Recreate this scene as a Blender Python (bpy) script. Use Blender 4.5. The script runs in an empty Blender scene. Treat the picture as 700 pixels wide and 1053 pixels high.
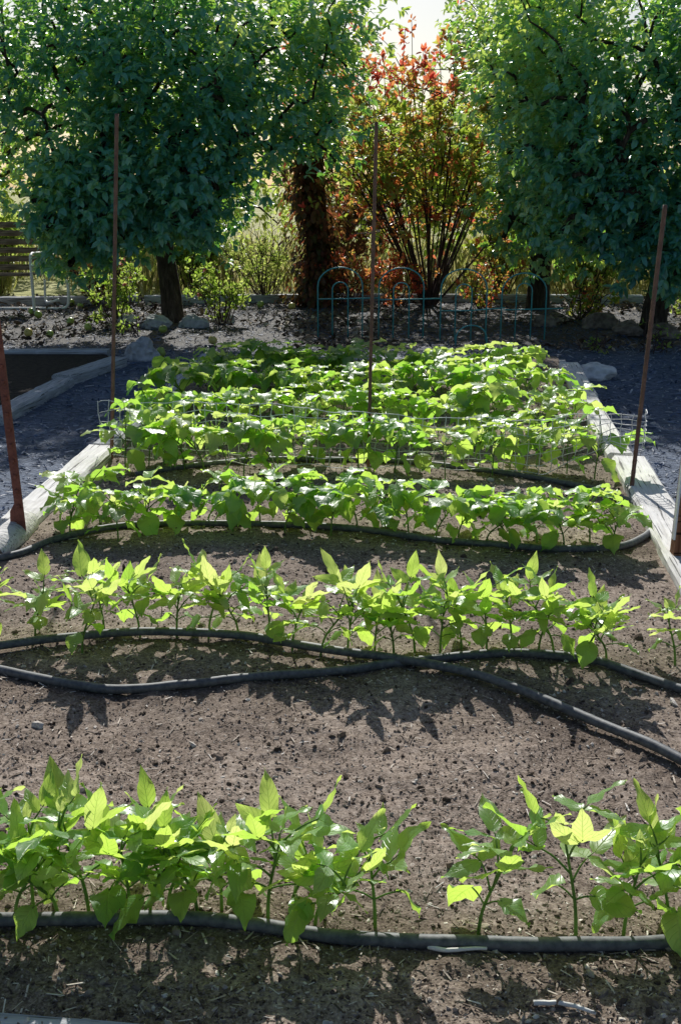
import bpy, math, random
import numpy as np
from mathutils import Vector, noise as mnoise
R = math.radians
rng = np.random.default_rng(7)
random.seed(7)
sc = bpy.context.scene
col = sc.collection

# ------------------------------------------------------------------ camera
H, FPX, PITCH = 1.2, 1150.0, R(16.2)
cam_d = bpy.data.cameras.new('camera'); cam = bpy.data.objects.new('camera', cam_d); col.objects.link(cam)
cam_d.sensor_fit = 'VERTICAL'; cam_d.sensor_height = 24.0; cam_d.lens = 24.0*FPX/1053.0
cam_d.clip_start = 0.05; cam_d.clip_end = 2000
cam.location = (0, 0, H); cam.rotation_euler = (math.pi/2-PITCH, 0, 0)
sc.camera = cam

def G(px, py, z=0.0):
    """survey helper: metric ground position of a spot read off the photograph"""
    xc, yc = (px-350)/FPX, -(py-526.5)/FPX
    d = Vector((xc, math.cos(PITCH)+yc*math.sin(PITCH), -math.sin(PITCH)+yc*math.cos(PITCH)))
    t = (z-H)/d.z
    return Vector((d.x*t, d.y*t, z))
PATH_Z = -0.06

# ------------------------------------------------------------------ light
EL, AZ = R(35), R(-3.5)          # sun stands behind the trees
sun_dir = Vector((math.sin(AZ)*math.cos(EL), math.cos(AZ)*math.cos(EL), math.sin(EL)))
sl = bpy.data.lights.new('sun', 'SUN'); sl.energy = 5.0; sl.angle = R(0.53); sl.color = (1.0, 0.975, 0.93)
so = bpy.data.objects.new('sun', sl); col.objects.link(so)
so.rotation_euler = (-sun_dir).to_track_quat('-Z', 'Y').to_euler(); so.location = (0, 0, 20)
w = bpy.data.worlds.new('World'); sc.world = w; w.use_nodes = True
nt = w.node_tree; nt.nodes.clear()
o_ = nt.nodes.new('ShaderNodeOutputWorld'); bg = nt.nodes.new('ShaderNodeBackground'); sk = nt.nodes.new('ShaderNodeTexSky')
sk.sky_type = 'NISHITA'; sk.sun_disc = False; sk.sun_elevation = EL; sk.sun_rotation = AZ
sk.air_density = 1.0; sk.dust_density = 1.5; sk.ozone_density = 2.2
bg.inputs['Strength'].default_value = 0.076
nt.links.new(sk.outputs[0], bg.inputs[0]); nt.links.new(bg.outputs[0], o_.inputs[0])
sc.view_settings.view_transform = 'Standard'; sc.view_settings.look = 'None'; sc.view_settings.exposure = 0
try:
    sc.cycles.max_bounces = 7; sc.cycles.diffuse_bounces = 2; sc.cycles.glossy_bounces = 2
    sc.cycles.transmission_bounces = 4; sc.cycles.transparent_max_bounces = 6; sc.cycles.sample_clamp_indirect = 6
except Exception: pass

# ------------------------------------------------------------------ object helpers
def tag(o, label=None, cat=None, group=None, kind=None):
    if label: o['label'] = label
    if cat: o['category'] = cat
    if group: o['group'] = group
    if kind: o['kind'] = kind
    return o
def empty(name, loc, label=None, cat=None, group=None, rz=0):
    o = bpy.data.objects.new(name, None); col.objects.link(o); o.location = loc; o.rotation_euler = (0, 0, rz)
    o.empty_display_size = 0.05
    return tag(o, label, cat, group)
def link_mesh(name, me, parent=None, loc=None, rot=None):
    o = bpy.data.objects.new(name, me); col.objects.link(o)
    if parent: o.parent = parent
    if loc is not None: o.location = loc
    if rot is not None: o.rotation_euler = rot
    return o

class MB:
    """collects vertices / faces / per-vertex tint / uv, makes one mesh"""
    def __init__(s): s.v = []; s.f = []; s.t = []; s.uv = []; s.m = []; s.n = 0
    def add(s, v, f, tint=0.5, uv=None, mat=0):
        v = np.asarray(v, float).reshape(-1, 3); k = len(v)
        s.v.append(v); s.f.extend([tuple(i+s.n for i in q) for q in f]); s.m.extend([mat]*len(f))
        s.t.append(np.full(k, tint) if np.isscalar(tint) else np.asarray(tint, float))
        s.uv.append(np.zeros((k, 2)) if uv is None else np.asarray(uv, float)); s.n += k
        return s
    def mesh(s, name, mats, smooth=True):
        me = bpy.data.meshes.new(name)
        V = np.concatenate(s.v) if s.v else np.zeros((0, 3))
        me.from_pydata(V.tolist(), [], s.f)
        finish(me, np.concatenate(s.t), np.concatenate(s.uv), mats, smooth, s.m)
        return me
    def build(s, name, mats, parent=None, loc=None, rot=None, smooth=True):
        return link_mesh(name, s.mesh(name, mats, smooth), parent, loc, rot)
def finish(me, tint, uv, mats, smooth, mi=None):
    a = me.attributes.new('tint', 'FLOAT', 'POINT'); a.data.foreach_set('value', np.asarray(tint, np.float32))
    L = np.zeros(len(me.loops), np.int32); me.loops.foreach_get('vertex_index', L)
    if uv is not None:
        u = me.uv_layers.new(name='UVMap'); u.data.foreach_set('uv', np.asarray(uv, np.float32)[L].ravel())
    if not isinstance(mats, (list, tuple)): mats = [mats]
    for m in mats: me.materials.append(m)
    me.polygons.foreach_set('use_smooth', [bool(smooth)]*len(me.polygons))
    if mi is not None: me.polygons.foreach_set('material_index', np.asarray(mi, np.int32))
    me.update()
def big_mesh(name, V, F, tint, mats, smooth=False):
    """vectorised: V (n,3), F (m,k) all faces of the same size"""
    me = bpy.data.meshes.new(name); n, (m, k) = len(V), F.shape
    me.vertices.add(n); me.vertices.foreach_set('co', np.asarray(V, np.float32).ravel())
    me.loops.add(m*k); me.loops.foreach_set('vertex_index', F.astype(np.int32).ravel())
    me.polygons.add(m); me.polygons.foreach_set('loop_start', np.arange(0, m*k, k, dtype=np.int32))
    me.polygons.foreach_set('loop_total', np.full(m, k, np.int32))
    me.update(calc_edges=True); me.validate()
    finish(me, tint, None, mats, smooth)
    return me

def unit(a): return a/np.maximum(np.linalg.norm(a, axis=-1, keepdims=True), 1e-9)
def catmull(P, k=6):
    P = np.asarray(P, float); Q = np.vstack([2*P[0]-P[1], P, 2*P[-1]-P[-2]]); out = []
    for i in range(1, len(Q)-2):
        for t in np.linspace(0, 1, k, endpoint=False):
            a, b, c, d = Q[i-1:i+3]
            out.append(.5*((2*b)+(-a+c)*t+(2*a-5*b+4*c-d)*t*t+(-a+3*b-3*c+d)*t**3))
    out.append(P[-1]); return np.array(out)
def tube(mb, P, r, sides=6, tint=0.5, mat=0, cap=True):
    P = np.asarray(P, float); n = len(P)
    r = np.full(n, r) if np.isscalar(r) else np.asarray(r, float)
    T = unit(np.gradient(P, axis=0)); up = np.array([0, 0, 1.0])
    if abs(T[0] @ up) > .9: up = np.array([1.0, 0, 0])
    N = unit(np.cross(T[0], up)); V = []
    for i in range(n):
        N = unit(N-(N@T[i])*T[i]); B = np.cross(T[i], N)
        a = np.arange(sides)*2*np.pi/sides
        V.append(P[i]+r[i]*(np.outer(np.cos(a), N)+np.outer(np.sin(a), B)))
    F = [(i*sides+j, i*sides+(j+1) % sides, (i+1)*sides+(j+1) % sides, (i+1)*sides+j) for i in range(n-1) for j in range(sides)]
    if cap: F += [tuple(range(sides))[::-1], tuple((n-1)*sides+j for j in range(sides))]
    mb.add(np.concatenate(V), F, tint, None, mat); return mb
def box(mb, c, s, rot=0, tint=.5, mat=0, bev=0.004):
    """chamfered box, centre c, size s"""
    x, y, z = [q/2 for q in s]; b = min(bev, x*.45, y*.45, z*.45); V = []; F = []
    pts = []
    for sx in (-1, 1):
        for sy in (-1, 1):
            for sz in (-1, 1):
                pts += [(sx*(x-b), sy*(y-b), sz*z), (sx*(x-b), sy*y, sz*(z-b)), (sx*x, sy*(y-b), sz*(z-b))]
    V = np.array(pts)
    idx = lambda sx, sy, sz, k: (((sx > 0)*2+(sy > 0))*2+(sz > 0))*3+k
    for s_ in (-1, 1):
        F.append([idx(-1, -1, s_, 0), idx(1, -1, s_, 0), idx(1, 1, s_, 0), idx(-1, 1, s_, 0)][::s_])
        F.append([idx(-1, s_, -1, 1), idx(-1, s_, 1, 1), idx(1, s_, 1, 1), idx(1, s_, -1, 1)][::s_])
        F.append([idx(s_, -1, -1, 2), idx(s_, 1, -1, 2), idx(s_, 1, 1, 2), idx(s_, -1, 1, 2)][::s_])
        for t_ in (-1, 1):
            F.append([idx(-1, s_, t_, 0), idx(1, s_, t_, 0), idx(1, s_, t_, 1), idx(-1, s_, t_, 1)][::-s_*t_])
            F.append([idx(s_, -1, t_, 0), idx(s_, 1, t_, 0), idx(s_, 1, t_, 2), idx(s_, -1, t_, 2)][::s_*t_])
            F.append([idx(s_, t_, -1, 1), idx(s_, t_, 1, 1), idx(s_, t_, 1, 2), idx(s_, t_, -1, 2)][::s_*t_])
    for sx in (-1, 1):
        for sy in (-1, 1):
            for sz in (-1, 1):
                F.append([idx(sx, sy, sz, k) for k in (0, 1, 2)][::sx*sy*sz])
    c_, s__ = math.cos(rot), math.sin(rot)
    V = V @ np.array([[c_, s__, 0], [-s__, c_, 0], [0, 0, 1]]) + np.array(c)
    mb.add(V, F, tint, None, mat); return mb

# value noise
_lat = rng.random((512, 512))
def vnoise(x, y):
    xi, yi = np.floor(x).astype(int), np.floor(y).astype(int); fx, fy = x-xi, y-yi
    fx = fx*fx*(3-2*fx); fy = fy*fy*(3-2*fy)
    g = lambda a, b: _lat[a % 512, b % 512]
    return (g(xi, yi)*(1-fx)+g(xi+1, yi)*fx)*(1-fy)+(g(xi, yi+1)*(1-fx)+g(xi+1, yi+1)*fx)*fy
def fbm(x, y, o=4):
    s = 0; a = 1.0; t = 0
    for k in range(o): s = s+a*vnoise(x*2**k+17.3*k, y*2**k+5.1*k); t += a; a *= .5
    return s/t

# ------------------------------------------------------------------ materials
class N:
    def __init__(s, name):
        s.m = bpy.data.materials.new(name); s.m.use_nodes = True; s.t = s.m.node_tree; s.t.nodes.clear()
        s.out = s.t.nodes.new('ShaderNodeOutputMaterial')
    def n(s, ty, **kw):
        x = s.t.nodes.new('ShaderNode'+ty)
        for k, v in kw.items():
            if k in x.inputs: s.set(x.inputs[k], v)
            else: setattr(x, k, v)
        return x
    def set(s, i, v):
        if isinstance(v, bpy.types.NodeSocket): s.t.links.new(v, i)
        else:
            if isinstance(v, (tuple, list)) and len(v) == 3 and i.type == 'RGBA': v = (*v, 1)
            i.default_value = v
    def math(s, op, a, b=None, c=None, clamp=False):
        x = s.t.nodes.new('ShaderNodeMath'); x.operation = op; x.use_clamp = clamp
        for k, v in enumerate((a, b, c)):
            if v is not None: s.set(x.inputs[k], v)
        return x.outputs[0]
    def ramp(s, fac, stops, interp='LINEAR'):
        x = s.t.nodes.new('ShaderNodeValToRGB'); x.color_ramp.interpolation = interp; e = x.color_ramp.elements
        while len(e) < len(stops): e.new(.5)
        for el, (p, c) in zip(e, stops): el.position = p; el.color = (*c, 1) if len(c) == 3 else c
        s.set(x.inputs[0], fac); return x.outputs[0]
    def noise(s, vec, scale, detail=4, rough=.55):
        x = s.n('TexNoise'); s.set(x.inputs['Vector'], vec); x.inputs['Scale'].default_value = scale
        x.inputs['Detail'].default_value = detail; x.inputs['Roughness'].default_value = rough; return x.outputs['Fac']
    def mix(s, fac, a, b, mode='MIX'):
        x = s.t.nodes.new('ShaderNodeMix'); x.data_type = 'RGBA'; x.blend_type = mode
        s.set(x.inputs[0], fac); s.set(x.inputs[6], a); s.set(x.inputs[7], b); return x.outputs[2]
    def coord(s, k='Object'): return s.n('TexCoord').outputs[k]
    def mapping(s, v, scale): x = s.n('Mapping'); s.set(x.inputs['Vector'], v); x.inputs['Scale'].default_value = scale; return x.outputs[0]
    def bump(s, h, dist=.01, st=1.0):
        x = s.n('Bump'); s.set(x.inputs['Height'], h); x.inputs['Distance'].default_value = dist; x.inputs['Strength'].default_value = st; return x.outputs[0]
    def pbr(s, colr, rough=.8, spec=.3, metal=0, normal=None, link=True):
        x = s.n('BsdfPrincipled'); s.set(x.inputs['Base Color'], colr); s.set(x.inputs['Roughness'], rough)
        x.inputs['Specular IOR Level'].default_value = spec; s.set(x.inputs['Metallic'], metal)
        if normal is not None: s.set(x.inputs['Normal'], normal)
        if link: s.t.links.new(x.outputs[0], s.out.inputs[0])
        return x.outputs[0]
    def attr(s, name='tint'): return s.n('Attribute', attribute_name=name).outputs['Fac']

def leaf_mat(name, refl, trans, fac=.5, rough=.42, spec=.4):
    """refl / trans: colour stops over the per-leaf tint"""
    m = N(name); t = m.attr(); nz = m.noise(m.coord('Object'), 14, 2)
    t2 = m.math('ADD', t, m.math('MULTIPLY', m.math('SUBTRACT', nz, .5), .25), clamp=True)
    a = m.pbr(m.ramp(t2, refl), rough, spec, link=False)
    tr = m.n('BsdfTranslucent', Color=m.ramp(t2, trans)).outputs[0]
    mx = m.n('MixShader'); m.set(mx.inputs[0], fac); m.set(mx.inputs[1], a); m.set(mx.inputs[2], tr)
    m.t.links.new(mx.outputs[0], m.out.inputs[0]); return m.m

def bean_mat(name, chewed=False, deep=0.0):
    m = N(name); uvn = m.n('UVMap'); sp = m.n('SeparateXYZ'); m.set(sp.inputs[0], uvn.outputs[0])
    u = m.math('ABSOLUTE', m.math('MULTIPLY', m.math('SUBTRACT', sp.outputs[0], .5), 2)); v = sp.outputs[1]
    midr = m.math('SUBTRACT', 1, m.math('MULTIPLY', u, 14, clamp=True), clamp=True)
    s1 = m.math('FRACT', m.math('SUBTRACT', m.math('MULTIPLY', v, 6.5), m.math('MULTIPLY', u, 1.9)))
    s1 = m.math('ABSOLUTE', m.math('SUBTRACT', s1, .5))
    side = m.math('SUBTRACT', 1, m.math('MULTIPLY', s1, 11, clamp=True), clamp=True)
    vein = m.math('MAXIMUM', midr, m.math('MULTIPLY', side, .65))
    t = m.attr(); nz = m.noise(m.coord('Object'), 35, 3)
    t2 = m.math('ADD', t, m.math('MULTIPLY', m.math('SUBTRACT', nz, .5), .35), clamp=True)
    d = 1-deep
    c = m.ramp(t2, [(0, (.06, .19*d, .085)), (.5, (.15, .33*d, .12)), (1, (.29, .49*d, .18))])
    c = m.mix(m.math('MULTIPLY', vein, .65), c, (.34, .48, .17))
    tc = m.ramp(t2, [(0, (.42, .86, .08)), (.5, (.71, .98, .14)), (1, (.92, 1.0, .32))])
    tc = m.mix(m.math('MULTIPLY', vein, .4), tc, (.24, .55, .03))
    hgt = m.math('SUBTRACT', m.math('MULTIPLY', nz, .35), m.math('MULTIPLY', vein, .7))
    nb = m.bump(hgt, .0016, .8)
    a = m.pbr(c, m.math('ADD', .27, m.math('MULTIPLY', nz, .18)), 1.0, normal=nb, link=False)
    tr = m.n('BsdfTranslucent', Color=tc, Normal=nb).outputs[0]
    mx = m.n('MixShader'); m.set(mx.inputs[0], .57); m.set(mx.inputs[1], a); m.set(mx.inputs[2], tr); sh = mx.outputs[0]
    if chewed:
        h = m.n('TexVoronoi'); m.set(h.inputs['Vector'], m.coord('Object')); h.inputs['Scale'].default_value = 42
        gate = m.noise(m.coord('Object'), 16, 1)
        hole = m.math('MULTIPLY', m.math('LESS_THAN', h.outputs['Distance'], .22), m.math('GREATER_THAN', gate, .60))
        tp = m.n('BsdfTransparent').outputs[0]; m2 = m.n('MixShader')
        m.set(m2.inputs[0], hole); m.set(m2.inputs[1], sh); m.set(m2.inputs[2], tp); sh = m2.outputs[0]
    m.t.links.new(sh, m.out.inputs[0]); return m.m
M = {}
M['bean'] = bean_mat('bean_leaf'); M['bean_chewed'] = bean_mat('bean_leaf_chewed', True); M['bean_deep'] = bean_mat('bean_leaf_deep', False, .1)
M['stem'] = leaf_mat('bean_stem', [(0, (.10, .20, .04)), (1, (.22, .34, .08))], [(0, (.2, .4, .03)), (1, (.4, .6, .06))], .3, .5)
def soil():
    m = N('garden_soil'); c = m.coord('Object'); n1 = m.noise(c, 3.2, 5); n2 = m.noise(c, 62, 5, .7); n3 = m.noise(c, 190, 3, .65)
    f = m.math('ADD', m.math('MULTIPLY', n1, .35), m.math('MULTIPLY', n2, .65))
    k = m.ramp(f, [(.34, (.040, .028, .021)), (.45, (.165, .126, .099)), (.55, (.35, .283, .232)), (.66, (.60, .515, .44))])
    k = m.mix(m.math('MULTIPLY', n3, .6), k, m.ramp(n3, [(.42, (.05, .036, .028)), (.60, (.62, .515, .43))]))
    dmp = m.math('MULTIPLY', m.attr('tint'), m.math('ADD', .45, m.noise(c, 7, 4)), clamp=True); k = m.mix(m.math('MULTIPLY', dmp, .75), k, m.mix(1.0, k, (.38, .35, .33), 'MULTIPLY'))
    n0 = m.noise(c, 1.3, 3); k = m.mix(m.math('MULTIPLY', m.math('SUBTRACT', .62, n0, clamp=True), 1.3, clamp=True), k, (.11, .083, .065))
    m.pbr(k, .95, .12, normal=m.bump(m.math('ADD', m.math('MULTIPLY', n2, .45), m.math('MULTIPLY', n3, .55)), .0055, 1.0)); return m.m
M['soil'] = soil()
def dark_soil():
    m = N('dark_soil'); c = m.coord('Object'); n = m.noise(c, 30, 6, .65)
    m.pbr(m.ramp(n, [(.3, (.02, .016, .015)), (.7, (.075, .06, .05))]), .95, .15, normal=m.bump(n, .03)); return m.m
M['dark_soil'] = dark_soil()
def mulch():
    m = N('mulch'); c = m.coord('Object'); n = m.noise(m.mapping(c, (1, 2.2, 1)), 26, 6, .7); b = m.noise(c, 1.1, 3)
    f = m.math('ADD', n, m.math('MULTIPLY', m.math('SUBTRACT', b, .5), .25))
    k = m.ramp(f, [(.34, (.035, .055, .095)), (.52, (.110, .155, .245)), (.68, (.23, .28, .38)), (.8, (.42, .45, .50))])
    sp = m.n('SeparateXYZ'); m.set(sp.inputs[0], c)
    far = m.math('MULTIPLY', m.math('ADD', m.math('SUBTRACT', sp.outputs[1], 8.9), m.math('MULTIPLY', b, .6)), 1.2, clamp=True)  # ground beneath the trees: litter brown, also darkened to stand in for shade
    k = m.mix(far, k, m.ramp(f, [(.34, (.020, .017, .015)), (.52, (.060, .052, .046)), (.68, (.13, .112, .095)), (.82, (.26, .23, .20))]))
    m.pbr(k, .75, .35, normal=m.bump(n, .03, 1)); return m.m
M['mulch'] = mulch()
def attr_mat(name, stops, rough=.85, spec=.25, bumpscale=60, bd=.004):
    m = N(name); t = m.attr(); n = m.noise(m.coord('Object'), bumpscale, 4)
    t2 = m.math('ADD', t, m.math('MULTIPLY', m.math('SUBTRACT', n, .5), .4), clamp=True)
    m.pbr(m.ramp(t2, stops), rough, spec, normal=m.bump(n, bd)); return m.m
M['clod'] = attr_mat('soil_clod', [(0, (.06, .044, .034)), (.45, (.24, .188, .150)), (.85, (.50, .425, .36)), (1, (.76, .71, .64))], .95, .1, 160)
M['chip'] = attr_mat('wood_chip', [(0, (.07, .05, .04)), (.45, (.26, .20, .155)), (.75, (.52, .44, .36)), (1, (.78, .73, .66))], .8, .25)
M['bark'] = attr_mat('bark_chip', [(0, (.025, .043, .08)), (.5, (.105, .155, .26)), (.8, (.22, .26, .35)), (1, (.50, .51, .53))], .62, .4, 80)
M['litter'] = attr_mat('leaf_litter', [(0, (.05, .03, .02)), (.55, (.17, .115, .07)), (.88, (.34, .26, .17)), (1, (.55, .47, .36))], .7, .3)
def wood(name, a, b, c, scale=(1.2, 16, 16)):
    m = N(name); o = m.coord('Object'); g = m.noise(m.mapping(o, scale), 5, 6, .6); s = m.noise(o, 5, 4)
    cr = m.noise(m.mapping(o, (1.0, 40, 40)), 3, 2, .5)
    k = m.ramp(g, [(.28, a), (.5, b), (.72, c)]); k = m.mix(m.math('MULTIPLY', m.math('GREATER_THAN', s, .56), .22), k, tuple(q*.45 for q in b))
    k = m.mix(m.math('LESS_THAN', cr, .36), k, tuple(q*.35 for q in a))
    m.pbr(k, .85, .2, normal=m.bump(m.math('ADD', g, m.math('MULTIPLY', m.math('LESS_THAN', cr, .37), -.8)), .006, .9)); return m.m
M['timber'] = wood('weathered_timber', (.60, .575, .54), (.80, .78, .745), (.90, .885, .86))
M['timber_shade'] = wood('shade_toned_timber', (.30, .31, .32), (.48, .49, .51), (.64, .65, .66))  # copy of the weathered timber with shade put into its colour
M['stakewood'] = wood('brown_stake_wood', (.12, .05, .025), (.24, .11, .06), (.34, .18, .10), (16, 16, 1.2))
M['slat'] = wood('bench_slat_wood', (.12, .08, .05), (.24, .165, .115), (.36, .27, .20))
def cut_end():
    m = N('log_cut_end'); o = m.coord('Object'); wv = m.n('TexWave', wave_type='RINGS', rings_direction='X'); m.set(wv.inputs['Vector'], o)
    wv.inputs['Scale'].default_value = 26; wv.inputs['Distortion'].default_value = 2.5; wv.inputs['Detail'].default_value = 3
    n = m.noise(o, 30, 4)
    f = m.math('ADD', m.math('MULTIPLY', wv.outputs['Fac'], .5), m.math('MULTIPLY', n, .5))
    m.pbr(m.ramp(f, [(.2, (.17, .12, .08)), (.55, (.36, .27, .19)), (.85, (.5, .41, .31))]), .85, .2, normal=m.bump(f, .004)); return m.m
M['cut'] = cut_end()
def rust(name, a, b, c):
    m = N(name); o = m.coord('Object'); n = m.noise(o, 24, 6, .7); n2 = m.noise(o, 160, 3)
    m.pbr(m.ramp(m.math('ADD', m.math('MULTIPLY', n, .7), m.math('MULTIPLY', n2, .3)), [(.3, a), (.5, b), (.7, c)]), .6, .5, normal=m.bump(n2, .002)); return m.m
M['rust'] = rust('rusty_steel', (.08, .042, .032), (.19, .095, .065), (.32, .17, .12))
M['rust_red'] = rust('red_rusty_steel', (.10, .03, .02), (.26, .075, .045), (.38, .13, .08))
def plain(name, a, b, rough, spec=.4, metal=0, scale=40):
    m = N(name); n = m.noise(m.coord('Object'), scale, 4); m.pbr(m.ramp(n, [(.3, a), (.7, b)]), rough, spec, metal, m.bump(n, .0015, .5)); return m.m
M['galv'] = plain('galvanised_wire', (.74, .75, .75), (.86, .86, .85), .45, .5, .0)
M['white_tube'] = plain('white_painted_tube', (.80, .80, .78), (.90, .90, .88), .4, .5)
M['green_wire'] = plain('green_coated_wire', (.05, .30, .31), (.08, .42, .42), .4, .5)
M['hose'] = plain('black_soaker_rubber', (.055, .062, .07), (.17, .175, .18), .6, .5, 0, 70)
M['apple'] = plain('green_apple_skin', (.22, .33, .05), (.42, .50, .10), .35, .5, 0, 9)
M['apple_y'] = plain('yellow_apple_skin', (.50, .40, .07), (.62, .52, .16), .38, .5, 0, 9)
M['stalk'] = plain('apple_stalk', (.05, .03, .02), (.09, .06, .03), .7)
def rock(name, a, b, c):
    m = N(name); o = m.coord('Object'); n = m.noise(o, 7, 7, .65); v = m.n('TexVoronoi'); m.set(v.inputs['Vector'], o); v.inputs['Scale'].default_value = 22
    f = m.math('ADD', m.math('MULTIPLY', n, .75), m.math('MULTIPLY', v.outputs['Distance'], .3))
    m.pbr(m.ramp(f, [(.3, a), (.5, b), (.72, c)]), .88, .25, normal=m.bump(f, .03, .8)); return m.m
M['rock_grey'] = rock('grey_stone', (.20, .21, .22), (.42, .425, .43), (.64, .64, .63))
M['rock_white'] = rock('pale_stone', (.42, .42, .43), (.66, .66, .66), (.85, .84, .82))
M['rock_brown'] = rock('brown_stone', (.07, .055, .045), (.19, .155, .125), (.34, .29, .24))
def bark():
    m = N('tree_bark'); o = m.coord('Object'); n = m.noise(m.mapping(o, (1, 1, .25)), 34, 6, .65)
    m.pbr(m.ramp(n, [(.3, (.018, .014, .012)), (.55, (.07, .056, .047)), (.75, (.16, .135, .115))]), .9, .2, normal=m.bump(n, .03)); return m.m
M['tree_bark'] = bark()
M['twig'] = plain('shrub_twig', (.035, .02, .017), (.10, .06, .05), .8)
def meadow():
    m = N('meadow'); c = m.coord('Object'); n = m.noise(c, .5, 5); n2 = m.noise(c, 9, 4)
    f = m.math('ADD', m.math('MULTIPLY', n, .6), m.math('MULTIPLY', n2, .4))
    m.pbr(m.ramp(f, [(.3, (.22, .25, .07)), (.5, (.44, .43, .18)), (.7, (.62, .58, .36))]), .9, .15, normal=m.bump(n2, .1)); return m.m
M['meadow'] = meadow()
G0 = [(0, (.036, .185, .215)), (.5, (.085, .345, .350)), (1, (.24, .54, .42))]
M['apple_leaf'] = leaf_mat('apple_tree_leaf', G0, [(0, (.18, .52, .07)), (.55, (.45, .82, .07)), (1, (.88, 1.0, .16))], .42, .33, 1.0)
M['light_leaf'] = leaf_mat('light_green_leaf', [(0, (.06, .14, .04)), (1, (.18, .25, .08))], [(0, (.40, .65, .06)), (1, (.85, .92, .25))], .55, .45, .4)
M['red_leaf'] = leaf_mat('autumn_red_leaf', [(0, (.14, .26, .09)), (.38, (.26, .30, .11)), (.55, (.42, .15, .08)), (1, (.46, .06, .06))],
                         [(0, (.40, .62, .06)), (.38, (.70, .68, .10)), (.55, (.92, .42, .12)), (1, (.92, .16, .11))], .55, .4, .45)
M['vine_leaf'] = leaf_mat('dark_red_vine_leaf', [(0, (.05, .06, .025)), (1, (.15, .055, .035))], [(0, (.2, .22, .04)), (1, (.45, .12, .06))], .4)
M['petal'] = leaf_mat('pink_petal', [(0, (.6, .2, .22)), (1, (.75, .4, .38))], [(0, (.7, .25, .25)), (1, (.8, .4, .4))], .4)
M['drygrass'] = leaf_mat('dry_grass', [(0, (.12, .15, .04)), (.5, (.30, .27, .11)), (1, (.52, .46, .26))], [(0, (.3, .4, .06)), (.5, (.6, .55, .2)), (1, (.8, .72, .4))], .45)

# ------------------------------------------------------------------ the setting
def sheet(name, pts, z, mat, kind='structure'):
    mb = MB(); mb.add([(x, y, z) for x, y in pts], [tuple(range(len(pts)))]); return tag(mb.build(name, mat, smooth=False), kind=kind)
sheet('meadow', [(-900, -30), (900, -30), (900, 1500), (-900, 1500)], -.09, M['meadow'])
# mulch path: gently uneven sheet
gx = np.linspace(-8, 8, 200); gy = np.linspace(-3, 13.6, 240); X, Y = np.meshgrid(gx, gy)
Z = PATH_Z+(fbm(X*2.2, Y*2.2, 5)-.5)*.035
idx = np.arange(X.size).reshape(X.shape)
quads = lambda I: np.stack([I[:-1, :-1].ravel(), I[:-1, 1:].ravel(), I[1:, 1:].ravel(), I[1:, :-1].ravel()], 1)
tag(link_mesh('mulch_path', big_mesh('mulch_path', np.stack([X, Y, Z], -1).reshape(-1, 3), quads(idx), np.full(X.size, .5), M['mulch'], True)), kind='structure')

BL = lambda y: -1.137+(y-3.6)*.0487      # inner edges of the bed
BR = lambda y: 1.060+(y-3.41)*.110
ys = [1.30]
while ys[-1] < 8.15: ys.append(ys[-1]+.0062*max(1, (ys[-1]/1.7)**1.5))
ys = np.array(ys); us = np.linspace(0, 1, 300)
U, Yb = np.meshgrid(us, ys); Xb = BL(Yb)+(BR(Yb)-BL(Yb))*U
def soil_h(x, y):
    x = np.asarray(x, float); y = np.asarray(y, float)
    h = (fbm(x*2.1+3, y*2.1, 3)-.5)*.05
    h = h+(fbm(x*13, y*13, 3)-.5)*.018
    rough = np.clip((fbm(x*1.7+40, y*1.7, 2)-.25)*2, .3, 1)
    h = h+(fbm(x*60, y*60, 4)-.5)*.0085*rough
    return h
Zb = soil_h(Xb, Yb)+(vnoise(Xb*150, Yb*150)-.5)*.0022
idx = np.arange(Xb.size).reshape(Xb.shape)
tag(link_mesh('garden_soil', big_mesh('garden_soil', np.stack([Xb, Yb, Zb], -1).reshape(-1, 3), quads(idx), np.zeros(Xb.size), M['soil'], True)), kind='structure')
HOSE = []

# scattered pieces nobody could count -------------------------------------------------
def ico():
    p = (1+5**.5)/2
    v = np.array([(-1, p, 0), (1, p, 0), (-1, -p, 0), (1, -p, 0), (0, -1, p), (0, 1, p), (0, -1, -p), (0, 1, -p), (p, 0, -1), (p, 0, 1), (-p, 0, -1), (-p, 0, 1)])/math.sqrt(1+p*p)
    f = np.array([(0, 11, 5), (0, 5, 1), (0, 1, 7), (0, 7, 10), (0, 10, 11), (1, 5, 9), (5, 11, 4), (11, 10, 2), (10, 7, 6), (7, 1, 8), (3, 9, 4), (3, 4, 2), (3, 2, 6), (3, 6, 8), (3, 8, 9), (4, 9, 5), (2, 4, 11), (6, 2, 10), (8, 6, 7), (9, 8, 1)])
    return v, f
def rand_frames(n, flat=0.0):
    A = rng.normal(size=(n, 3)); A[:, 2] *= (1-flat); A = unit(A)
    Nn = rng.normal(size=(n, 3))*(1-flat*.75)+np.array([0, 0, flat*2]); Nn = unit(Nn-(Nn*A).sum(1, keepdims=True)*A)
    return A, np.cross(Nn, A), Nn
def instance(name, P, A, B, Nn, S, tv, tf, tint, mat, deform=0, smooth=False):
    n, k = len(P), len(tv); S = np.asarray(S); S = np.repeat(S[:, None], 3, 1) if S.ndim == 1 else S
    T = np.repeat(tv[None], n, 0)
    if deform: T = T*(1+rng.uniform(-deform, deform, (n, k, 1)))
    V = P[:, None]+T[..., 0:1]*(A*S[:, 0:1])[:, None]+T[..., 1:2]*(B*S[:, 1:2])[:, None]+T[..., 2:3]*(Nn*S[:, 2:3])[:, None]
    F = (tf[None]+(np.arange(n)*k)[:, None, None]).reshape(-1, tf.shape[1])
    return big_mesh(name, V.reshape(-1, 3), F, np.repeat(tint, k), mat, smooth)
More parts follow.
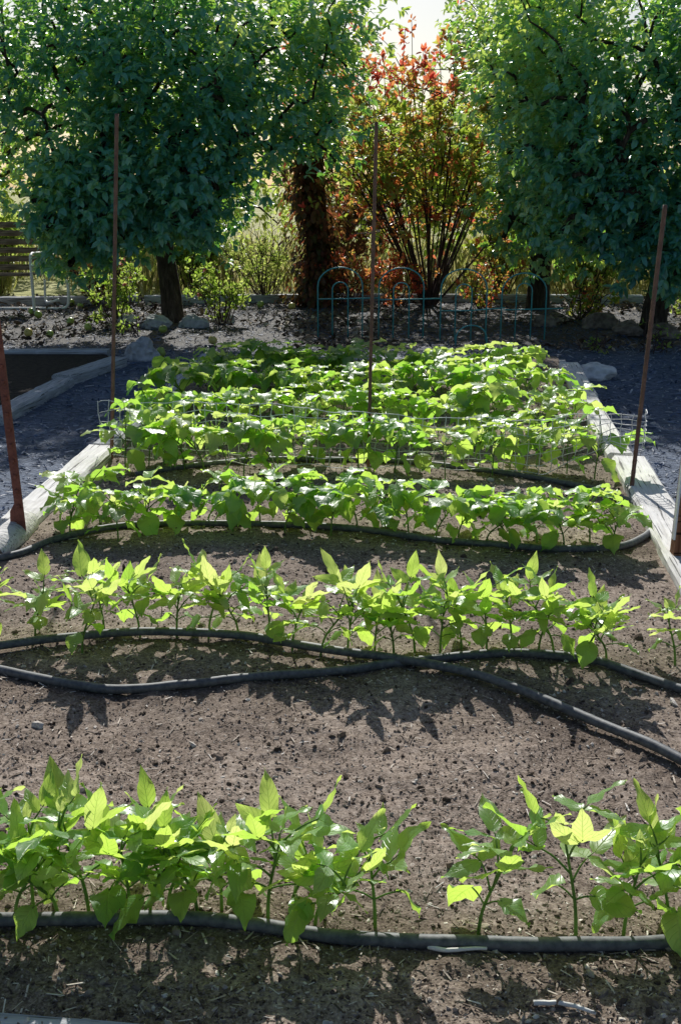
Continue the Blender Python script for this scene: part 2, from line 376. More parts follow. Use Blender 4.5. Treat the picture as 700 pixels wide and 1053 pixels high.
def bed_points(n, y0=1.3, y1=8.0, near=1.0):
    y = y0*(y1/y0)**(rng.random(n)**near); u = rng.uniform(.01, .99, n); x = BL(y)+(BR(y)-BL(y))*u
    return np.stack([x, y, soil_h(x, y)], 1)
iv, if_ = ico()
n = 46000; P = bed_points(n, near=1.35); A, B, Nn = rand_frames(n, .3); s = .0011+.0036*rng.random(n)**6+.0003*P[:, 1]+(rng.random(n) < .006)*rng.uniform(.004, .010, n)
P[:, 2] += s*.1
tag(link_mesh('soil_clods', instance('soil_clods', P, A, B, Nn, np.stack([s*1.4, s, s*.6], 1), iv, if_, rng.random(n)**1.2, M['clod'], .38)), kind='stuff')
bxv = np.array([(-1, -.7, -.4), (1, -1, -.3), (.9, .8, -.4), (-.9, 1, -.3), (-1, -.6, .4), (.95, -.9, .5), (.8, .7, .3), (-.95, .8, .5)])*.5
bxf = np.array([(3, 2, 1, 0), (4, 5, 6, 7), (0, 1, 5, 4), (1, 2, 6, 5), (2, 3, 7, 6), (3, 0, 4, 7)])
n = 15000; P = bed_points(n, near=1.35); A, B, Nn = rand_frames(n, .85); L = .004+.030*rng.random(n)**4; P[:, 2] += .003
tag(link_mesh('wood_chips', instance('wood_chips', P, A, B, Nn, np.stack([L, .0012+.0034*rng.random(n)**2, .001+.0015*rng.random(n)], 1), bxv, bxf, rng.random(n)**1.3, M['chip'], .2)), kind='stuff')
n = 38000; y = 2.2+11.2*rng.random(n)**.8; x = rng.uniform(-1, 1, n)*(1.0+y*.36); P = np.stack([x, y, np.full(n, PATH_Z)], 1)
out = (x < BL(y)-.12) | (x > BR(y)+.12) | (y > 8.25); P = P[out]; n = len(P)
P[:, 2] = PATH_Z+(fbm(P[:, 0]*2.2, P[:, 1]*2.2, 5)-.5)*.035+.008
A, B, Nn = rand_frames(n, .75); L = .010+.05*rng.random(n)**3
tag(link_mesh('bark_mulch', instance('bark_mulch', P, A, B, Nn, np.stack([L, .005+.012*rng.random(n)**2, .003+.005*rng.random(n)], 1), bxv, bxf, rng.random(n)**.85*np.where(P[:, 1] > 9.2, .45, 1.0), M['bark'], .2)), kind='stuff')  # chips beneath the trees get a darker tint in place of shade
# leaf template: 7 verts, 6 triangles
def leaf_t(wd=.52, fold=.12, droop=.12):
    v = np.array([(0, 0, 0), (.5, 0, -fold*.2), (1, 0, -droop), (.28, wd*.42, fold*.5), (.68, wd*.40, fold*.3-droop*.4), (.28, -wd*.42, fold*.5), (.68, -wd*.40, fold*.3-droop*.4)])
    f = np.array([(0, 1, 3), (3, 1, 4), (4, 1, 2), (0, 5, 1), (5, 6, 1), (6, 2, 1)]); return v, f
def leaves(name, P, A, Nn, S, tint, mat, wd=.52, fold=.12, droop=.14, parent=None):
    Nn = unit(Nn-(Nn*A).sum(1, keepdims=True)*A); tv, tf = leaf_t(wd, fold, droop)
    return link_mesh(name, instance(name, P, A, np.cross(Nn, A), Nn, S, tv, tf, tint, mat, .08), parent)
n = 5200; y = 8.9+4.5*rng.random(n); x = rng.uniform(-4.6, 4.6, n); P = np.stack([x, y, PATH_Z+.012+.02*rng.random(n)], 1)
keep = fbm(x*1.1+9, y*1.1, 3)+.10*(y-10.5)/2 > .47; P = P[keep]; n = len(P); A, B, Nn = rand_frames(n, .6)
tag(leaves('leaf_litter', P, A, Nn, .04+.05*rng.random(n), rng.random(n), M['litter'], .55, .3, .3), kind='stuff')
# dry grass beyond the curb
n = 9000; y = 13.7+10*rng.random(n)**1.6; x = rng.uniform(-1, 1, n)*(y*.42); keep = fbm(x*.8+3, y*.8, 2) > .42; x, y = x[keep], y[keep]; n = len(x)
P = np.stack([x, y, np.full(n, -.09)], 1); A = unit(np.stack([rng.normal(0, .28, n), rng.normal(0, .28, n), np.ones(n)], 1)); Nn = rng.normal(size=(n, 3))
tag(leaves('dry_grass', P, A, Nn, .25+.45*rng.random(n), np.clip(rng.random(n)*.8+.3*(fbm(x*.5, y*.5, 2)-.4), 0, 1), M['drygrass'], .05, .02, .25), kind='stuff')

# ------------------------------------------------------------------ timber edging
def timber(a, b, wd, ht, ztop, label, mat='timber', seed=0, name='timber_edging', group='timbers edging the vegetable bed', wob=.002):
    a, b = Vector((a[0], a[1], 0)), Vector((b[0], b[1], 0)); L = (b-a).length; ang = math.atan2(b.y-a.y, b.x-a.x)
    k = max(6, int(L/.05)); r = np.random.default_rng(seed+50); mb = MB(); V = []
    prof = [(-wd/2+.012, -ht/2), (wd/2-.012, -ht/2), (wd/2, -ht/2+.012), (wd/2, ht/2-.014), (wd/2-.014, ht/2), (0, ht/2-.003), (-wd/2+.014, ht/2), (-wd/2, ht/2-.014), (-wd/2, -ht/2+.012)]
    m = len(prof)
    for i in range(k+1):
        s = i/k; x = -L/2+L*s; jw = 1+(r.random()-.5)*wob*6
        for (py, pz) in prof: V.append((x+r.normal(0, .001)*(0 < i < k), py*jw+r.normal(0, wob*.5)+math.sin(s*5+seed)*.003, pz+r.normal(0, wob*.45)))
    F = [(i*m+j, i*m+(j+1) % m, (i+1)*m+(j+1) % m, (i+1)*m+j) for i in range(k) for j in range(m)]
    F = [f[::-1] for f in F]+[tuple(range(m)), tuple(k*m+j for j in range(m))[::-1]]
    mb.add(V, F)
    o = mb.build(name, M[mat], None, ((a.x+b.x)/2, (a.y+b.y)/2, ztop-ht/2), (0, 0, ang), smooth=False)
    return tag(o, label, 'timber', group)
def side(y0, y1, wd, fn, sgn, off=0): # timber along an edge of the bed
    return ((fn(y0)+sgn*(wd/2+off), y0), (fn(y1)+sgn*(wd/2+off), y1))
a, b = side(3.93, 5.15, .13, BL, -1); timber(a, b, .14, .11, .035, 'sun-bleached timber on the left bed edge just behind the rounded log', seed=1)
a, b = side(5.18, 6.55, .12, BL, -1, .0); timber(a, b, .12, .12, .035, 'grey timber on the left bed edge passing under the white wire mesh', 'timber_shade', 2)
a, b = side(6.6, 8.2, .12, BL, -1, -.01); timber(a, b, .12, .12, .03, 'farthest timber on the left bed edge, half hidden by bean leaves', 'timber_shade', 3)
a, b = side(2.75, 4.92, .155, BR, 1, .0); timber(a, b, .155, .11, .036, 'wide bleached white timber on the right bed edge beside the brown stake', seed=4)
a, b = side(4.96, 6.5, .12, BR, 1, -.02); timber(a, b, .12, .12, .042, 'bleached timber on the right bed edge behind the right rusty rod', seed=5)
a, b = side(6.54, 7.75, .13, BR, 1, -.02); timber(a, b, .14, .12, .035, 'farthest timber on the right bed edge near the white rock', seed=6)
timber((-1.25, 1.45), (.9, 1.222), .10, .12, .004, 'greyish plank at the front edge of the bed in the bottom left corner', 'timber_shade', 7)
timber((BL(8.2)-.1, 8.27), (1.62, 8.05), .12, .11, .0, 'timber closing the far end of the bed behind the last beans', 'timber_shade', 8)
# rounded log with its cut end towards the viewer
lg = empty('log', (BL(3.62)-.05, 3.60, 0), 'short round bleached log with brown cut end beside the red post', 'log')
ln = .34; Pl = [(0, 0, .0), (.02*1, ln*.5, .004), (.028, ln, .012)]; mb = MB()
rr = [.047, .056, .05]
tube(mb, catmull(Pl, 6), np.interp(np.linspace(0, 1, 13), [0, .12, .6, 1], [.046, .054, .057, .05])+rng.normal(0, .0012, 13), 22, cap=False); mb.build('log_body', M['timber'], lg)
mb = MB(); an = np.arange(22)*2*np.pi/22
ring = np.stack([.0455*np.cos(an), np.full(22, -.001), .0455*np.sin(an)], 1); mid = np.stack([.025*np.cos(an), np.full(22, -.004), .025*np.sin(an)], 1)
mb.add(np.vstack([ring, mid, [(0, -.003, 0)]]), [(j, (j+1) % 22, 22+(j+1) % 22, 22+j) for j in range(22)]+[(22+j, 22+(j+1) % 22, 44) for j in range(22)])
mb.build('cut_end', M['cut'], lg)
# neighbouring bed on the left
nb = [G(-60, 362, -.02), G(112, 362, -.02), G(122, 371, -.02), G(64, 390, -.02), G(-8, 430, -.02)]
timber(nb[0], nb[1], .12, .12, .0, 'pale timber along the far side of the neighbouring bed on the left', 'timber_shade', 11, group='timbers edging the neighbouring bed')
timber(nb[2], nb[3], .14, .13, .012, 'pale timber from the corner of the neighbouring bed towards the viewer', 'timber_shade', 12, group='timbers edging the neighbouring bed')
timber(G(66, 391, -.02), nb[4], .13, .12, .0, 'weathered timber of the neighbouring bed nearest the left picture edge', 'timber_shade', 13, group='timbers edging the neighbouring bed')
p = [G(-60, 364, -.03), G(108, 364, -.03), G(118, 371, -.03), G(58, 391, -.03), G(-14, 432, -.03), (-4, 5.5, 0)]
sheet('neighbouring_bed_soil', [(q[0], q[1]) for q in p][::-1], -.028, M['dark_soil'])
# curb log under the shrubs
timber((-2.2, 12.75), (.1, 12.95), .14, .14, .03, 'long grey timber curb on the ground behind the green wire border, left piece', 'timber_shade', 21, 'timber_curb', 'timber curb below the shrubs')
timber((.14, 12.97), (3.4, 12.8), .14, .14, .03, 'long grey timber curb on the ground under the red shrub, right piece', 'timber_shade', 22, 'timber_curb', 'timber curb below the shrubs')
timber((-5.2, 12.4), (-2.26, 12.73), .14, .14, .03, 'grey timber curb on the ground behind the slatted bench', 'timber_shade', 23, 'timber_curb', 'timber curb below the shrubs')

# ------------------------------------------------------------------ rocks
def rock_obj(px, py, rad, label, mat, seed, sc_=(1, 1, .75), name='rock', group=None):
    c = G(px, py, PATH_Z); v, f = ico(); v = v.tolist(); f = f.tolist()
    for _ in range(3):
        cache = {}; nf = []
        def mid_(a, b):
            k = (min(a, b), max(a, b))
            if k not in cache:
                q = (np.array(v[a])+np.array(v[b])); v.append((q/np.linalg.norm(q)).tolist()); cache[k] = len(v)-1
            return cache[k]
        for a, b, c_ in f:
            x, y, z = mid_(a, b), mid_(b, c_), mid_(c_, a); nf += [(a, x, z), (b, y, x), (c_, z, y), (x, y, z)]
        f = nf
    V = []
    for q in v:
        q = Vector(q); d = 1+.42*mnoise.noise(q*1.1+Vector((seed*7.1, 0, 0)))+.16*mnoise.noise(q*2.9+Vector((0, seed*3.3, 0)))+.05*mnoise.noise(q*8)
        q = q*d; V.append((q.x*rad*sc_[0], q.y*rad*sc_[1], max(q.z, -.55)*rad*sc_[2]+rad*sc_[2]*.42))
    mb = MB().add(V, f); return tag(mb.build(name, M[mat], None, c, smooth=False), label, 'rock', group)
rock_obj(147, 370, .125, 'rounded pale grey rock standing on the dark path left of the bed', 'rock_grey', 1, (1, .9, .95))
rock_obj(610, 389, .135, 'whitish rock lying on the dark path right of the bed', 'rock_white', 2, (1.1, .9, .55))
for i, (px, py, r_, sx, lb) in enumerate([(131, 334, .088, 1.2, 'small edging stone at the left end of the row under the left tree'), (160, 337, .10, 1.35, 'edging stone just left of the left tree trunk'),
        (199, 336, .095, 1.3, 'edging stone just right of the left tree trunk'), (230, 332, .085, 1.2, 'edging stone at the right end of the row under the left tree')]):
    rock_obj(px, py, r_, lb, 'rock_grey', 5+i, (sx, .8, .8), 'edging_stone', 'stones edging the ground under the left tree')
for i, (px, py, r_, sx, lb, mt) in enumerate([(617, 338, .13, 1.2, 'brown angular rock left of the right tree trunk', 'rock_brown'), (645, 345, .10, 1.3, 'low brown stone in front of the right tree trunk', 'rock_brown'),
        (682, 347, .105, 1.3, 'low brown stone right of the rightmost rusty rod', 'rock_brown'), (560, 335, .09, 1.3, 'small brown stone at the right end of the green wire border', 'rock_brown')]):
    rock_obj(px, py, r_, lb, mt, 12+i, (sx, .8, .8), 'edging_stone', 'stones edging the ground under the right tree')

# ------------------------------------------------------------------ soaker hoses
def hose(pts, label, r=.0125, dz=.0095):
    W = [];
    for (px, py) in pts:
        q = G(px, py, 0); W.append((q.x, q.y, 0))
    C = catmull(W, 14); C[:, 2] = soil_h(C[:, 0], C[:, 1])
    k = np.ones(15)/15; z = np.convolve(np.pad(C[:, 2], 7, mode='edge'), k, 'valid'); C[:, 2] = z+dz
    d = np.concatenate([[0], np.cumsum(np.linalg.norm(np.diff(C, axis=0), axis=1))]); s = np.linspace(0, d[-1], int(d[-1]/.012))
    C = np.stack([np.interp(s, d, C[:, i]) for i in range(3)], 1)
    HOSE.append(C[::2])
    mb = MB(); tube(mb, C, r*(1+rng.normal(0, .015, len(C))+.07*(fbm(C[:, 0]*9, C[:, 1]*9, 2)-.5)), 12); return tag(mb.build('soaker_hose', M['hose']), label, 'hose', 'black soaker hoses between the bean rows')
hose([(-60, 950), (0, 951), (90, 952), (180, 951), (270, 955), (350, 963), (430, 970), (510, 974), (590, 975), (650, 973), (700, 968), (770, 958)], 'black soaker hose lying along the front row of beans', .0118)
hose([(-60, 678), (0, 692), (60, 706), (130, 712), (200, 707), (270, 698), (345, 690), (400, 683), (460, 678), (530, 676), (590, 680), (640, 690), (700, 709), (760, 730)], 'black soaker hose sagging below the second row on the left and running behind the crossing', .0118)
hose([(-60, 676), (0, 670), (60, 663), (120, 657), (190, 656), (250, 660), (310, 665), (370, 674), (430, 686), (500, 704), (570, 728), (640, 757), (700, 785), (760, 815)], 'black soaker hose crossing over the other and running to the right edge', .0118, .020)
hose([(-40, 586), (20, 572), (60, 556), (130, 543), (220, 541), (310, 543), (380, 548), (440, 556), (510, 562), (580, 569), (630, 568), (660, 556), (671, 541), (664, 527), (645, 515), (610, 503), (560, 493), (500, 484), (430, 477), (350, 474), (270, 474), (200, 479), (140, 488)], 'black soaker hose looping back at the right end between third and fourth rows')

hp = np.concatenate(HOSE)[:, :2]; sv = np.stack([Xb.ravel(), Yb.ravel()], 1); dm = np.full(len(sv), 9.0)
from mathutils.kdtree import KDTree
kd = KDTree(len(hp))
for i, q in enumerate(hp): kd.insert((q[0], q[1], 0), i)
kd.balance()
near = np.array([kd.find((q[0], q[1], 0))[2] for q in sv])
dampw = np.exp(-(near/(.05+.07*fbm(sv[:, 0]*4, sv[:, 1]*4, 2)))**2)
bpy.data.objects['garden_soil'].data.attributes['tint'].data.foreach_set('value', dampw.astype(np.float32))
for pts, lb in [([(440, 974), (465, 980), (500, 979)], 'pale dry stick lying against the nearest hose in the front row'), ([(548, 1034), (580, 1036), (612, 1046)], 'pale bent dry stick on the soil in the bottom right corner')]:
    P = catmull([tuple(G(x, y, 0)) for x, y in pts], 6); P[:, 2] = soil_h(P[:, 0], P[:, 1])+.006; mb = MB(); tube(mb, P, np.linspace(.0045, .0028, len(P)), 7); tag(mb.build('dry_stick', M['timber']), lb, 'stick')
# ------------------------------------------------------------------ metal posts
def rod(px, py, pxt, ztop, r, label, mat='rust'):
    b = G(px, py, 0)
    # top: same depth, lateral lean read from the photograph
    zc = b.y*math.cos(PITCH)-(ztop-H)*math.sin(PITCH); xt = (pxt-350)/FPX*zc
    L = ztop+.12; P = [(b.x+(xt-b.x)*t, b.y+math.sin(t*2.2)*.008, -.12+L*t) for t in np.linspace(0, 1, 90)]
    P = np.array(P)-np.array([b.x, b.y, 0]); mb = MB(); rad = np.full(90, r); rad[::3] *= 1.13; tube(mb, P, rad, 9)
    return tag(mb.build('steel_rod', M[mat], None, (b.x, b.y, 0)), label, 'stake', 'thin rusty rods standing in the bed')
rod(113, 470, 120, 1.50, .0085, 'tall thin rusty rod at the left end of the wire mesh')
rod(378, 478, 387, 1.46, .0075, 'tall thin rusty rod in the middle of the bed')
rod(647, 508, 684, 1.135, .0085, 'shorter thin rusty rod leaning right by the right timber')
# T-post with spade plate
b = G(25, 553, 0); tp = empty('fence_post', (b.x, b.y, 0), 'thick reddish rusty steel post leaning left beside the rounded log', 'post')
lean = -.04; ztop = 1.35; mb = MB(); Lp = ztop+.15
for (cx, cy, sx, sy) in ((0, -.012, .030, .006), (0, .006, .006, .03)):
    V = []
    for z in (-.15, ztop):
        x0 = lean*z
        V += [(x0+cx-sx/2, cy-sy/2, z), (x0+cx+sx/2, cy-sy/2, z), (x0+cx+sx/2, cy+sy/2-.001, z), (x0+cx-sx/2, cy+sy/2-.001, z)]
    mb.add(V, [(0, 1, 5, 4), (1, 2, 6, 5), (2, 3, 7, 6), (3, 0, 4, 7), (4, 5, 6, 7), (3, 2, 1, 0)])
for z in np.arange(.12, ztop-.05, .055): box(mb, (lean*z, -.018, z), (.012, .008, .014))
mb.build('post_body', M['rust_red'], tp, smooth=False)
mb = MB(); an = [(-.044, .015), (-.036, .10), (-.020, .125), (-.004, .13), (-.004, -.05), (-.03, -.05)]
V = [(x+lean*z, y_, z) for y_ in (-.006, -.001) for (x, z) in an]; k = len(an)
mb.add(V, [tuple(range(k)), tuple(range(2*k-1, k-1, -1))]+[(i, i+k, (i+1) % k+k, (i+1) % k) for i in range(k)]); mb.build('anchor_plate', M['rust_red'], tp, smooth=False)
# brown stake at the right
b = G(692, 580, 0); st = empty('wooden_stake', (b.x+.012, b.y, 0), 'square brown wooden stake with pale strip at the right picture edge', 'stake')
mb = MB()
def lean_box(mb, cx, cy, sx, sy, z0, z1, ln):
    V = []
    for z in (z0, z1):
        x0 = ln*z
        for (i, j) in ((-1, -1), (1, -1), (1, 1), (-1, 1)): V.append((x0+cx+i*sx/2, cy+j*sy/2, z))
    mb.add(V, [(0, 1, 5, 4), (1, 2, 6, 5), (2, 3, 7, 6), (3, 0, 4, 7), (4, 5, 6, 7), (3, 2, 1, 0)])
lean_box(mb, .0, 0, .045, .045, -.15, .62, .03); mb.build('stake_post', M['stakewood'], st, smooth=False)
mb = MB(); lean_box(mb, -.026, -.012, .006, .02, .09, .60, .03); mb.build('pale_strip', M['galv'], st, smooth=False)

# ------------------------------------------------------------------ welded wire mesh across the bed
wf = empty('wire_mesh_fence', (0, 4.75, 0), 'low white welded wire mesh panel strung across the bed between the rods', 'wire fence')
wp = [G(104, 473), G(118, 472), G(200, 476), G(300, 481), G(378, 483), G(460, 484), G(540, 488), G(600, 494), G(644, 503)]
wp = [(q.x, q.y) for q in wp]; wp.append((wp[-1][0]+.055, wp[-1][1]-.01)); wp.append((wp[-1][0]+.012, wp[-1][1]+.05))
C = catmull([(x, y, 0) for x, y in wp], 12); d = np.concatenate([[0], np.cumsum(np.linalg.norm(np.diff(C, axis=0), axis=1))]); TL = d[-1]
at = lambda s: np.array([np.interp(s, d, C[:, 0]), np.interp(s, d, C[:, 1]), 0])
def wz(s, k):     # height of wire k (0 bottom .. 6 top); the end by the right rod is propped up over the timber
    f = s/TL; lift = .16*np.clip((f-.80)/.12, 0, 1); top = .262+.030*math.sin(f*6.2+.4)*math.sin(f*3.1)+.055*np.clip((f-.8)/.15, 0, 1)
    return lift*(1-k/6)+.012+(top-.012)*k/6+.006*math.sin(f*37+k*1.3)+.004*math.sin(f*83+k*2.1)
mb = MB()
for k in range(7):
    s0 = rng.uniform(0, .02)
    S = np.linspace(s0 if k > 2 else .06, TL, 170); P = np.array([at(s)+np.array([0, .004*math.sin(s*31+k), wz(s, k)]) for s in S]); P -= np.array([0, 4.75, 0]); tube(mb, P, .0017, 5)
mb.build('horizontal_wires', M['galv'], wf)
mb = MB(); s = .004
while s < TL:
    k0 = 0 if s > .06 else 2; z = [wz(s, k) for k in range(k0, 7)]; P = np.array([at(s)+np.array([.004*math.sin(k*2+s*40), .004*math.sin(s*31+k), z[k-k0]]) for k in range(k0, 7)])
    P = np.vstack([P, P[-1]+[0, 0, .004]])-np.array([0, 4.75, 0]); tube(mb, P, .0017, 5); s += .051
mb.build('vertical_wires', M['galv'], wf)

# ------------------------------------------------------------------ green wire border of arches
def arch_pts(x0, x1, zs, zt, n=14):
    r = (x1-x0)/2; c = (x0+x1)/2; P = [(x0, 0, -.16), (x0, 0, zs)]
    for a in np.linspace(math.pi, 0, n)[1:-1]: P.append((c+r*math.cos(a), 0, zs+(zt-zs)*math.sin(a)))
    P += [(x1, 0, zs), (x1, 0, -.16)]; return np.array(P, float)
places = [(327, 347, 0, 'leftmost panel of the green wire border'), (389, 348, .02, 'second green wire border panel from the left, under the middle rod'), (452, 350, -.10, 'third green wire border panel from the left, below the red shrub'), (514, 349, .08, 'rightmost panel of the green wire border')]
for i, (px, py, rz, lb) in enumerate(places):
    g0 = G(px, py, PATH_Z); t = empty('border_fence_panel', (g0.x, g0.y, PATH_Z), lb+', two nested arches', 'border fence', 'green wire border panels', rz)
    mb = MB(); tube(mb, arch_pts(0, .385, .44-.04*(i == 3), .60-.04*(i == 3)), .0060, 7); mb.build('outer_arch', M['green_wire'], t)
    mb = MB(); tube(mb, arch_pts(.125, .26, .41, .475), .0054, 7); mb.build('inner_arch', M['green_wire'], t)
    mb = MB(); zr = .33 if i < 2 else .25; tube(mb, [(0, .006, zr), (.25, .006, zr+.004), (.54, .006, zr+(.01 if i != 2 else .03))], .0056, 7); mb.build('rail', M['green_wire'], t)
g0 = G(468, 356, PATH_Z); t = empty('border_fence_panel', (g0.x, g0.y, PATH_Z), 'low loose green wire arch sunk in front of the third border panel', 'border fence', None, .1)
mb = MB(); tube(mb, arch_pts(0, .26, .06, .17), .0055, 7); mb.build('outer_arch', M['green_wire'], t)

# ------------------------------------------------------------------ slatted bench with tubular frame
bx_, by_ = G(36, 324, PATH_Z).x, G(36, 324, PATH_Z).y
be = empty('garden_bench', (bx_, by_, PATH_Z), 'slatted brown garden bench on white tubular sled legs under the left tree', 'bench')
Wb = 1.25
def bench_side(x):
    mb = MB()
    tube(mb, catmull([(x, 0, 0), (x, 0, .30), (x, .0, .55), (x, .04, .60), (x, .12, .61), (x, .42, .60)], 6), .016, 9); return mb
for x, in ((0,), (-Wb,)):
    bench_side(x).build('leg', M['white_tube'], be)
    mb = MB(); sg = 1 if x == 0 else -1
    tube(mb, catmull([(x+sg*.02, .50, .40), (x+sg*.14, .50, .36), (x+sg*.235, .48, .30), (x+sg*.25, .46, .2), (x+sg*.24, .45, .06), (x+sg*.17, .45, .02), (x+sg*.0, .45, .02), (x-sg*.62, .45, .02)], 6), .016, 9); mb.build('sled_leg', M['white_tube'], be)
    mb = MB(); tube(mb, catmull([(x, .50, .32), (x, .47, .12), (x+sg*.05, .40, .09), (x+sg*.16, .40, .12)], 5), .013, 8); mb.build('brace', M['white_tube'], be)
for i in range(4): mb = MB(); box(mb, (0, 0, 0), (Wb-.02, .055, .018)); mb.build('seat_slat', M['slat'], be, (-Wb/2, .07+i*.09, .395), (R(-3), 0, 0), smooth=False)
for i in range(6):
    mb = MB(); box(mb, (0, 0, 0), (Wb-.02, .018, .058)); mb.build('back_slat', M['slat'], be, (-Wb/2, .46+i*.017, .45+i*.086), (R(-11), 0, 0), smooth=False)
for x in (-.03, -Wb+.03): mb = MB(); tube(mb, [(x, .455, .36), (x, .52, .72), (x, .575, .94)], .015, 8); mb.build('back_post', M['white_tube'], be)

# ------------------------------------------------------------------ fallen apples
def apple(px, py, yellow, label):
    c = G(px, py, PATH_Z); r = rng.uniform(.034, .042); t = empty('apple', (c.x, c.y, PATH_Z+.006+r*.9), label, 'apple', 'fallen apples on the ground'); t.rotation_euler = tuple(rng.uniform(-1.2, 1.2, 3))
    mb = MB(); n1, n2 = 10, 16; V = []; F = []
    for i in range(n1+1):
        th = math.pi*i/n1; rr = r*(1-.0)*math.sin(th)*(1+.06*math.cos(th)); zz = r*.9*math.cos(th)-(.28*r*math.exp(-(rr/(r*.3))**2) if th < 1.2 else -.12*r*math.exp(-(rr/(r*.25))**2) if th > 2.2 else 0)
        for j in range(n2): V.append((rr*math.cos(2*math.pi*j/n2), rr*math.sin(2*math.pi*j/n2), zz))
    for i in range(n1):
        for j in range(n2): F.append((i*n2+j, (i+1)*n2+j, (i+1)*n2+(j+1) % n2, i*n2+(j+1) % n2))
    mb.add(V, F); mb.build('fruit', M['apple_y' if yellow else 'apple'], t)
    mb = MB(); tube(mb, [(0, 0, r*.55), (.003, 0, r*.85), (.008, 0, r*1.12)], .0018, 5); mb.build('stalk', M['stalk'], t)
AP = [(40, 328, 0, 'green apple on the path in front of the bench leg'), (52, 348, 0, 'green apple on the path just beyond the neighbouring bed, right one of a pair'), (30, 347, 1, 'yellowish apple on the path just beyond the neighbouring bed, left one of a pair'),
      (73, 335, 0, 'green apple on the path halfway between the bench and the left rod'), (91, 341, 0, 'green apple beside the weeds left of the left rod'), (77, 308, 0, 'green apple under the tree right of the bench, farthest from the viewer'),
      (108, 309, 1, 'yellow green apple under the left tree just left of the rod'), (83, 318, 0, 'green apple on the ground right of the bench leg'), (97, 314, 1, 'yellowish apple on leaf litter between bench and left rod'),
      (74, 315, 0, 'green apple closest beside the bench sled leg'), (33, 324, 0, 'small green apple lying left of the bench leg'), (166, 368, 0, 'green apple lying right beside the pale grey rock'),
      (219, 355, 1, 'yellow apple on the path at the far left corner of the bed'), (268, 317, 0, 'green apple on the lit leaf litter, left one of two near the curb'), (300, 319, 1, 'yellow green apple on the lit leaf litter, right one of two near the curb'), (168, 343, 0, 'green apple at the foot of the stones by the left tree trunk')]
for a in AP: apple(*a)

# ------------------------------------------------------------------ trees and shrubs
def grow(trunk, targets, r0, r1, prng, arch=.12):
    """branches that reach out from the trunk to target points; returns list of (path, radii)"""
    nodes = [np.array(p) for p in trunk[len(trunk)//2:]]; hub = np.array(trunk[-1]); paths = []
    T = sorted(targets, key=lambda q: np.linalg.norm(q-hub)); Rm = max(np.linalg.norm(q-hub) for q in T)*1.05
    rad = lambda p: r1+(r0-r1)*max(0, 1-np.linalg.norm(p-hub)/Rm)**2.2
    for q in T:
        Nd = np.array(nodes); cost = np.linalg.norm(Nd-q, axis=1)+.35*np.maximum(0, np.linalg.norm(Nd-hub, axis=1)-np.linalg.norm(q-hub)*.75); a = Nd[cost.argmin()]
        L = np.linalg.norm(q-a); k = max(3, int(L/.14)); s = np.linspace(0, 1, k+1)[:, None]
        P = a+(q-a)*s+np.array([0, 0, 1])*arch*L*np.sin(s*np.pi)+prng.normal(0, .035*L, (k+1, 3))*np.sin(s*np.pi)
        paths.append((P, np.array([rad(p) for p in P]))); nodes += list(P[1:])
    return paths
def tree(name, loc, label, cat, lobes, ntar, nros, leaf, mat, trunk_r=.11, trunk_h=.8, lean=(0, 0), seed=1, tint=None, group=None, wd=.55, arch=.12, spread=.27, per=7, shell=.5, clipf=None):
    pr = np.random.default_rng(seed); loc = np.array(loc, float); t = empty(name, loc, label, cat, group)
    tr = catmull([(0, 0, -.1), (lean[0]*.3, lean[1]*.3, trunk_h*.35), (lean[0]*.8, lean[1]*.8, trunk_h*.75), (lean[0], lean[1], trunk_h)], 5)
    mb = MB(); rr = trunk_r*np.interp(np.linspace(0, 1, len(tr)), [0, .12, .5, 1], [1.45, 1.1, .95, .85])*(1+pr.normal(0, .03, len(tr))); tube(mb, tr, rr, 14); mb.build('trunk', M['tree_bark'], t)
    vol = np.array([l[2] if len(l) > 2 else l[1][0]*l[1][1]*l[1][2] for l in lobes]); T = []
    for _ in range(ntar):
        c, r = lobes[pr.choice(len(lobes), p=vol/vol.sum())][:2]; u = unit(pr.normal(size=3)); T.append(np.array(c)-loc+np.array(r)*u*pr.random()**shell*.97)
    T = [q for q in T if q[2] > .42]
    paths = grow(tr, T, trunk_r*.6, .004, pr, arch); mb = MB()
    for P, rd in paths: tube(mb, P, rd, 5, cap=False)
    mb.build('branches', M['tree_bark'], t)
    LP, LA, LN, LT = [], [], [], []; hub = np.array(tr[-1])
    for P, _ in paths:
        q = P[-1]; base_t = pr.uniform(-.32, .32)
        for _ in range(nros):
            s = pr.random()**.6; p = P[min(len(P)-1, int(s*len(P)))]+pr.normal(0, spread, 3)*np.array([1, 1, .85])
            if p[2]+loc[2] < .30: continue
            outw = unit(p-hub*np.array([1, 1, .7])); k = per+pr.integers(-2, 3); az = pr.uniform(0, 6.28)+np.arange(k)*2.4
            tw = unit(outw+pr.normal(0, .5, 3)); e1 = unit(np.cross(tw, [0.13, .2, 1.0])); e2 = np.cross(tw, e1)
            sp = pr.uniform(.35, .95, k)
            A = tw*(1-sp[:, None]*.6)+(np.cos(az)[:, None]*e1+np.sin(az)[:, None]*e2)*sp[:, None]+np.array([0, 0, -.35]); A = unit(A+pr.normal(0, .18, (k, 3)))
            LP.append(p+tw*pr.uniform(-.06, .05, (k, 1))); LA.append(A); LN.append(tw*.5+np.array([0, 0, .9])+pr.normal(0, .35, (k, 3)))
            LT.append(np.clip(pr.random(k)*.55+.25+base_t, 0, 1))
    LP, LA, LN, LT = map(np.concatenate, (LP, LA, LN, LT))
    if clipf is not None:
        kp = clipf(LP+loc); LP, LA, LN, LT = LP[kp], LA[kp], LN[kp], LT[kp]
    if tint is not None: LT = tint(LP+loc, LT, pr)
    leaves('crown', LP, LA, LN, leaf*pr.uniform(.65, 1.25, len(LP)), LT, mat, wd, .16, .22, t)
    return t, len(LP)
cnt = []
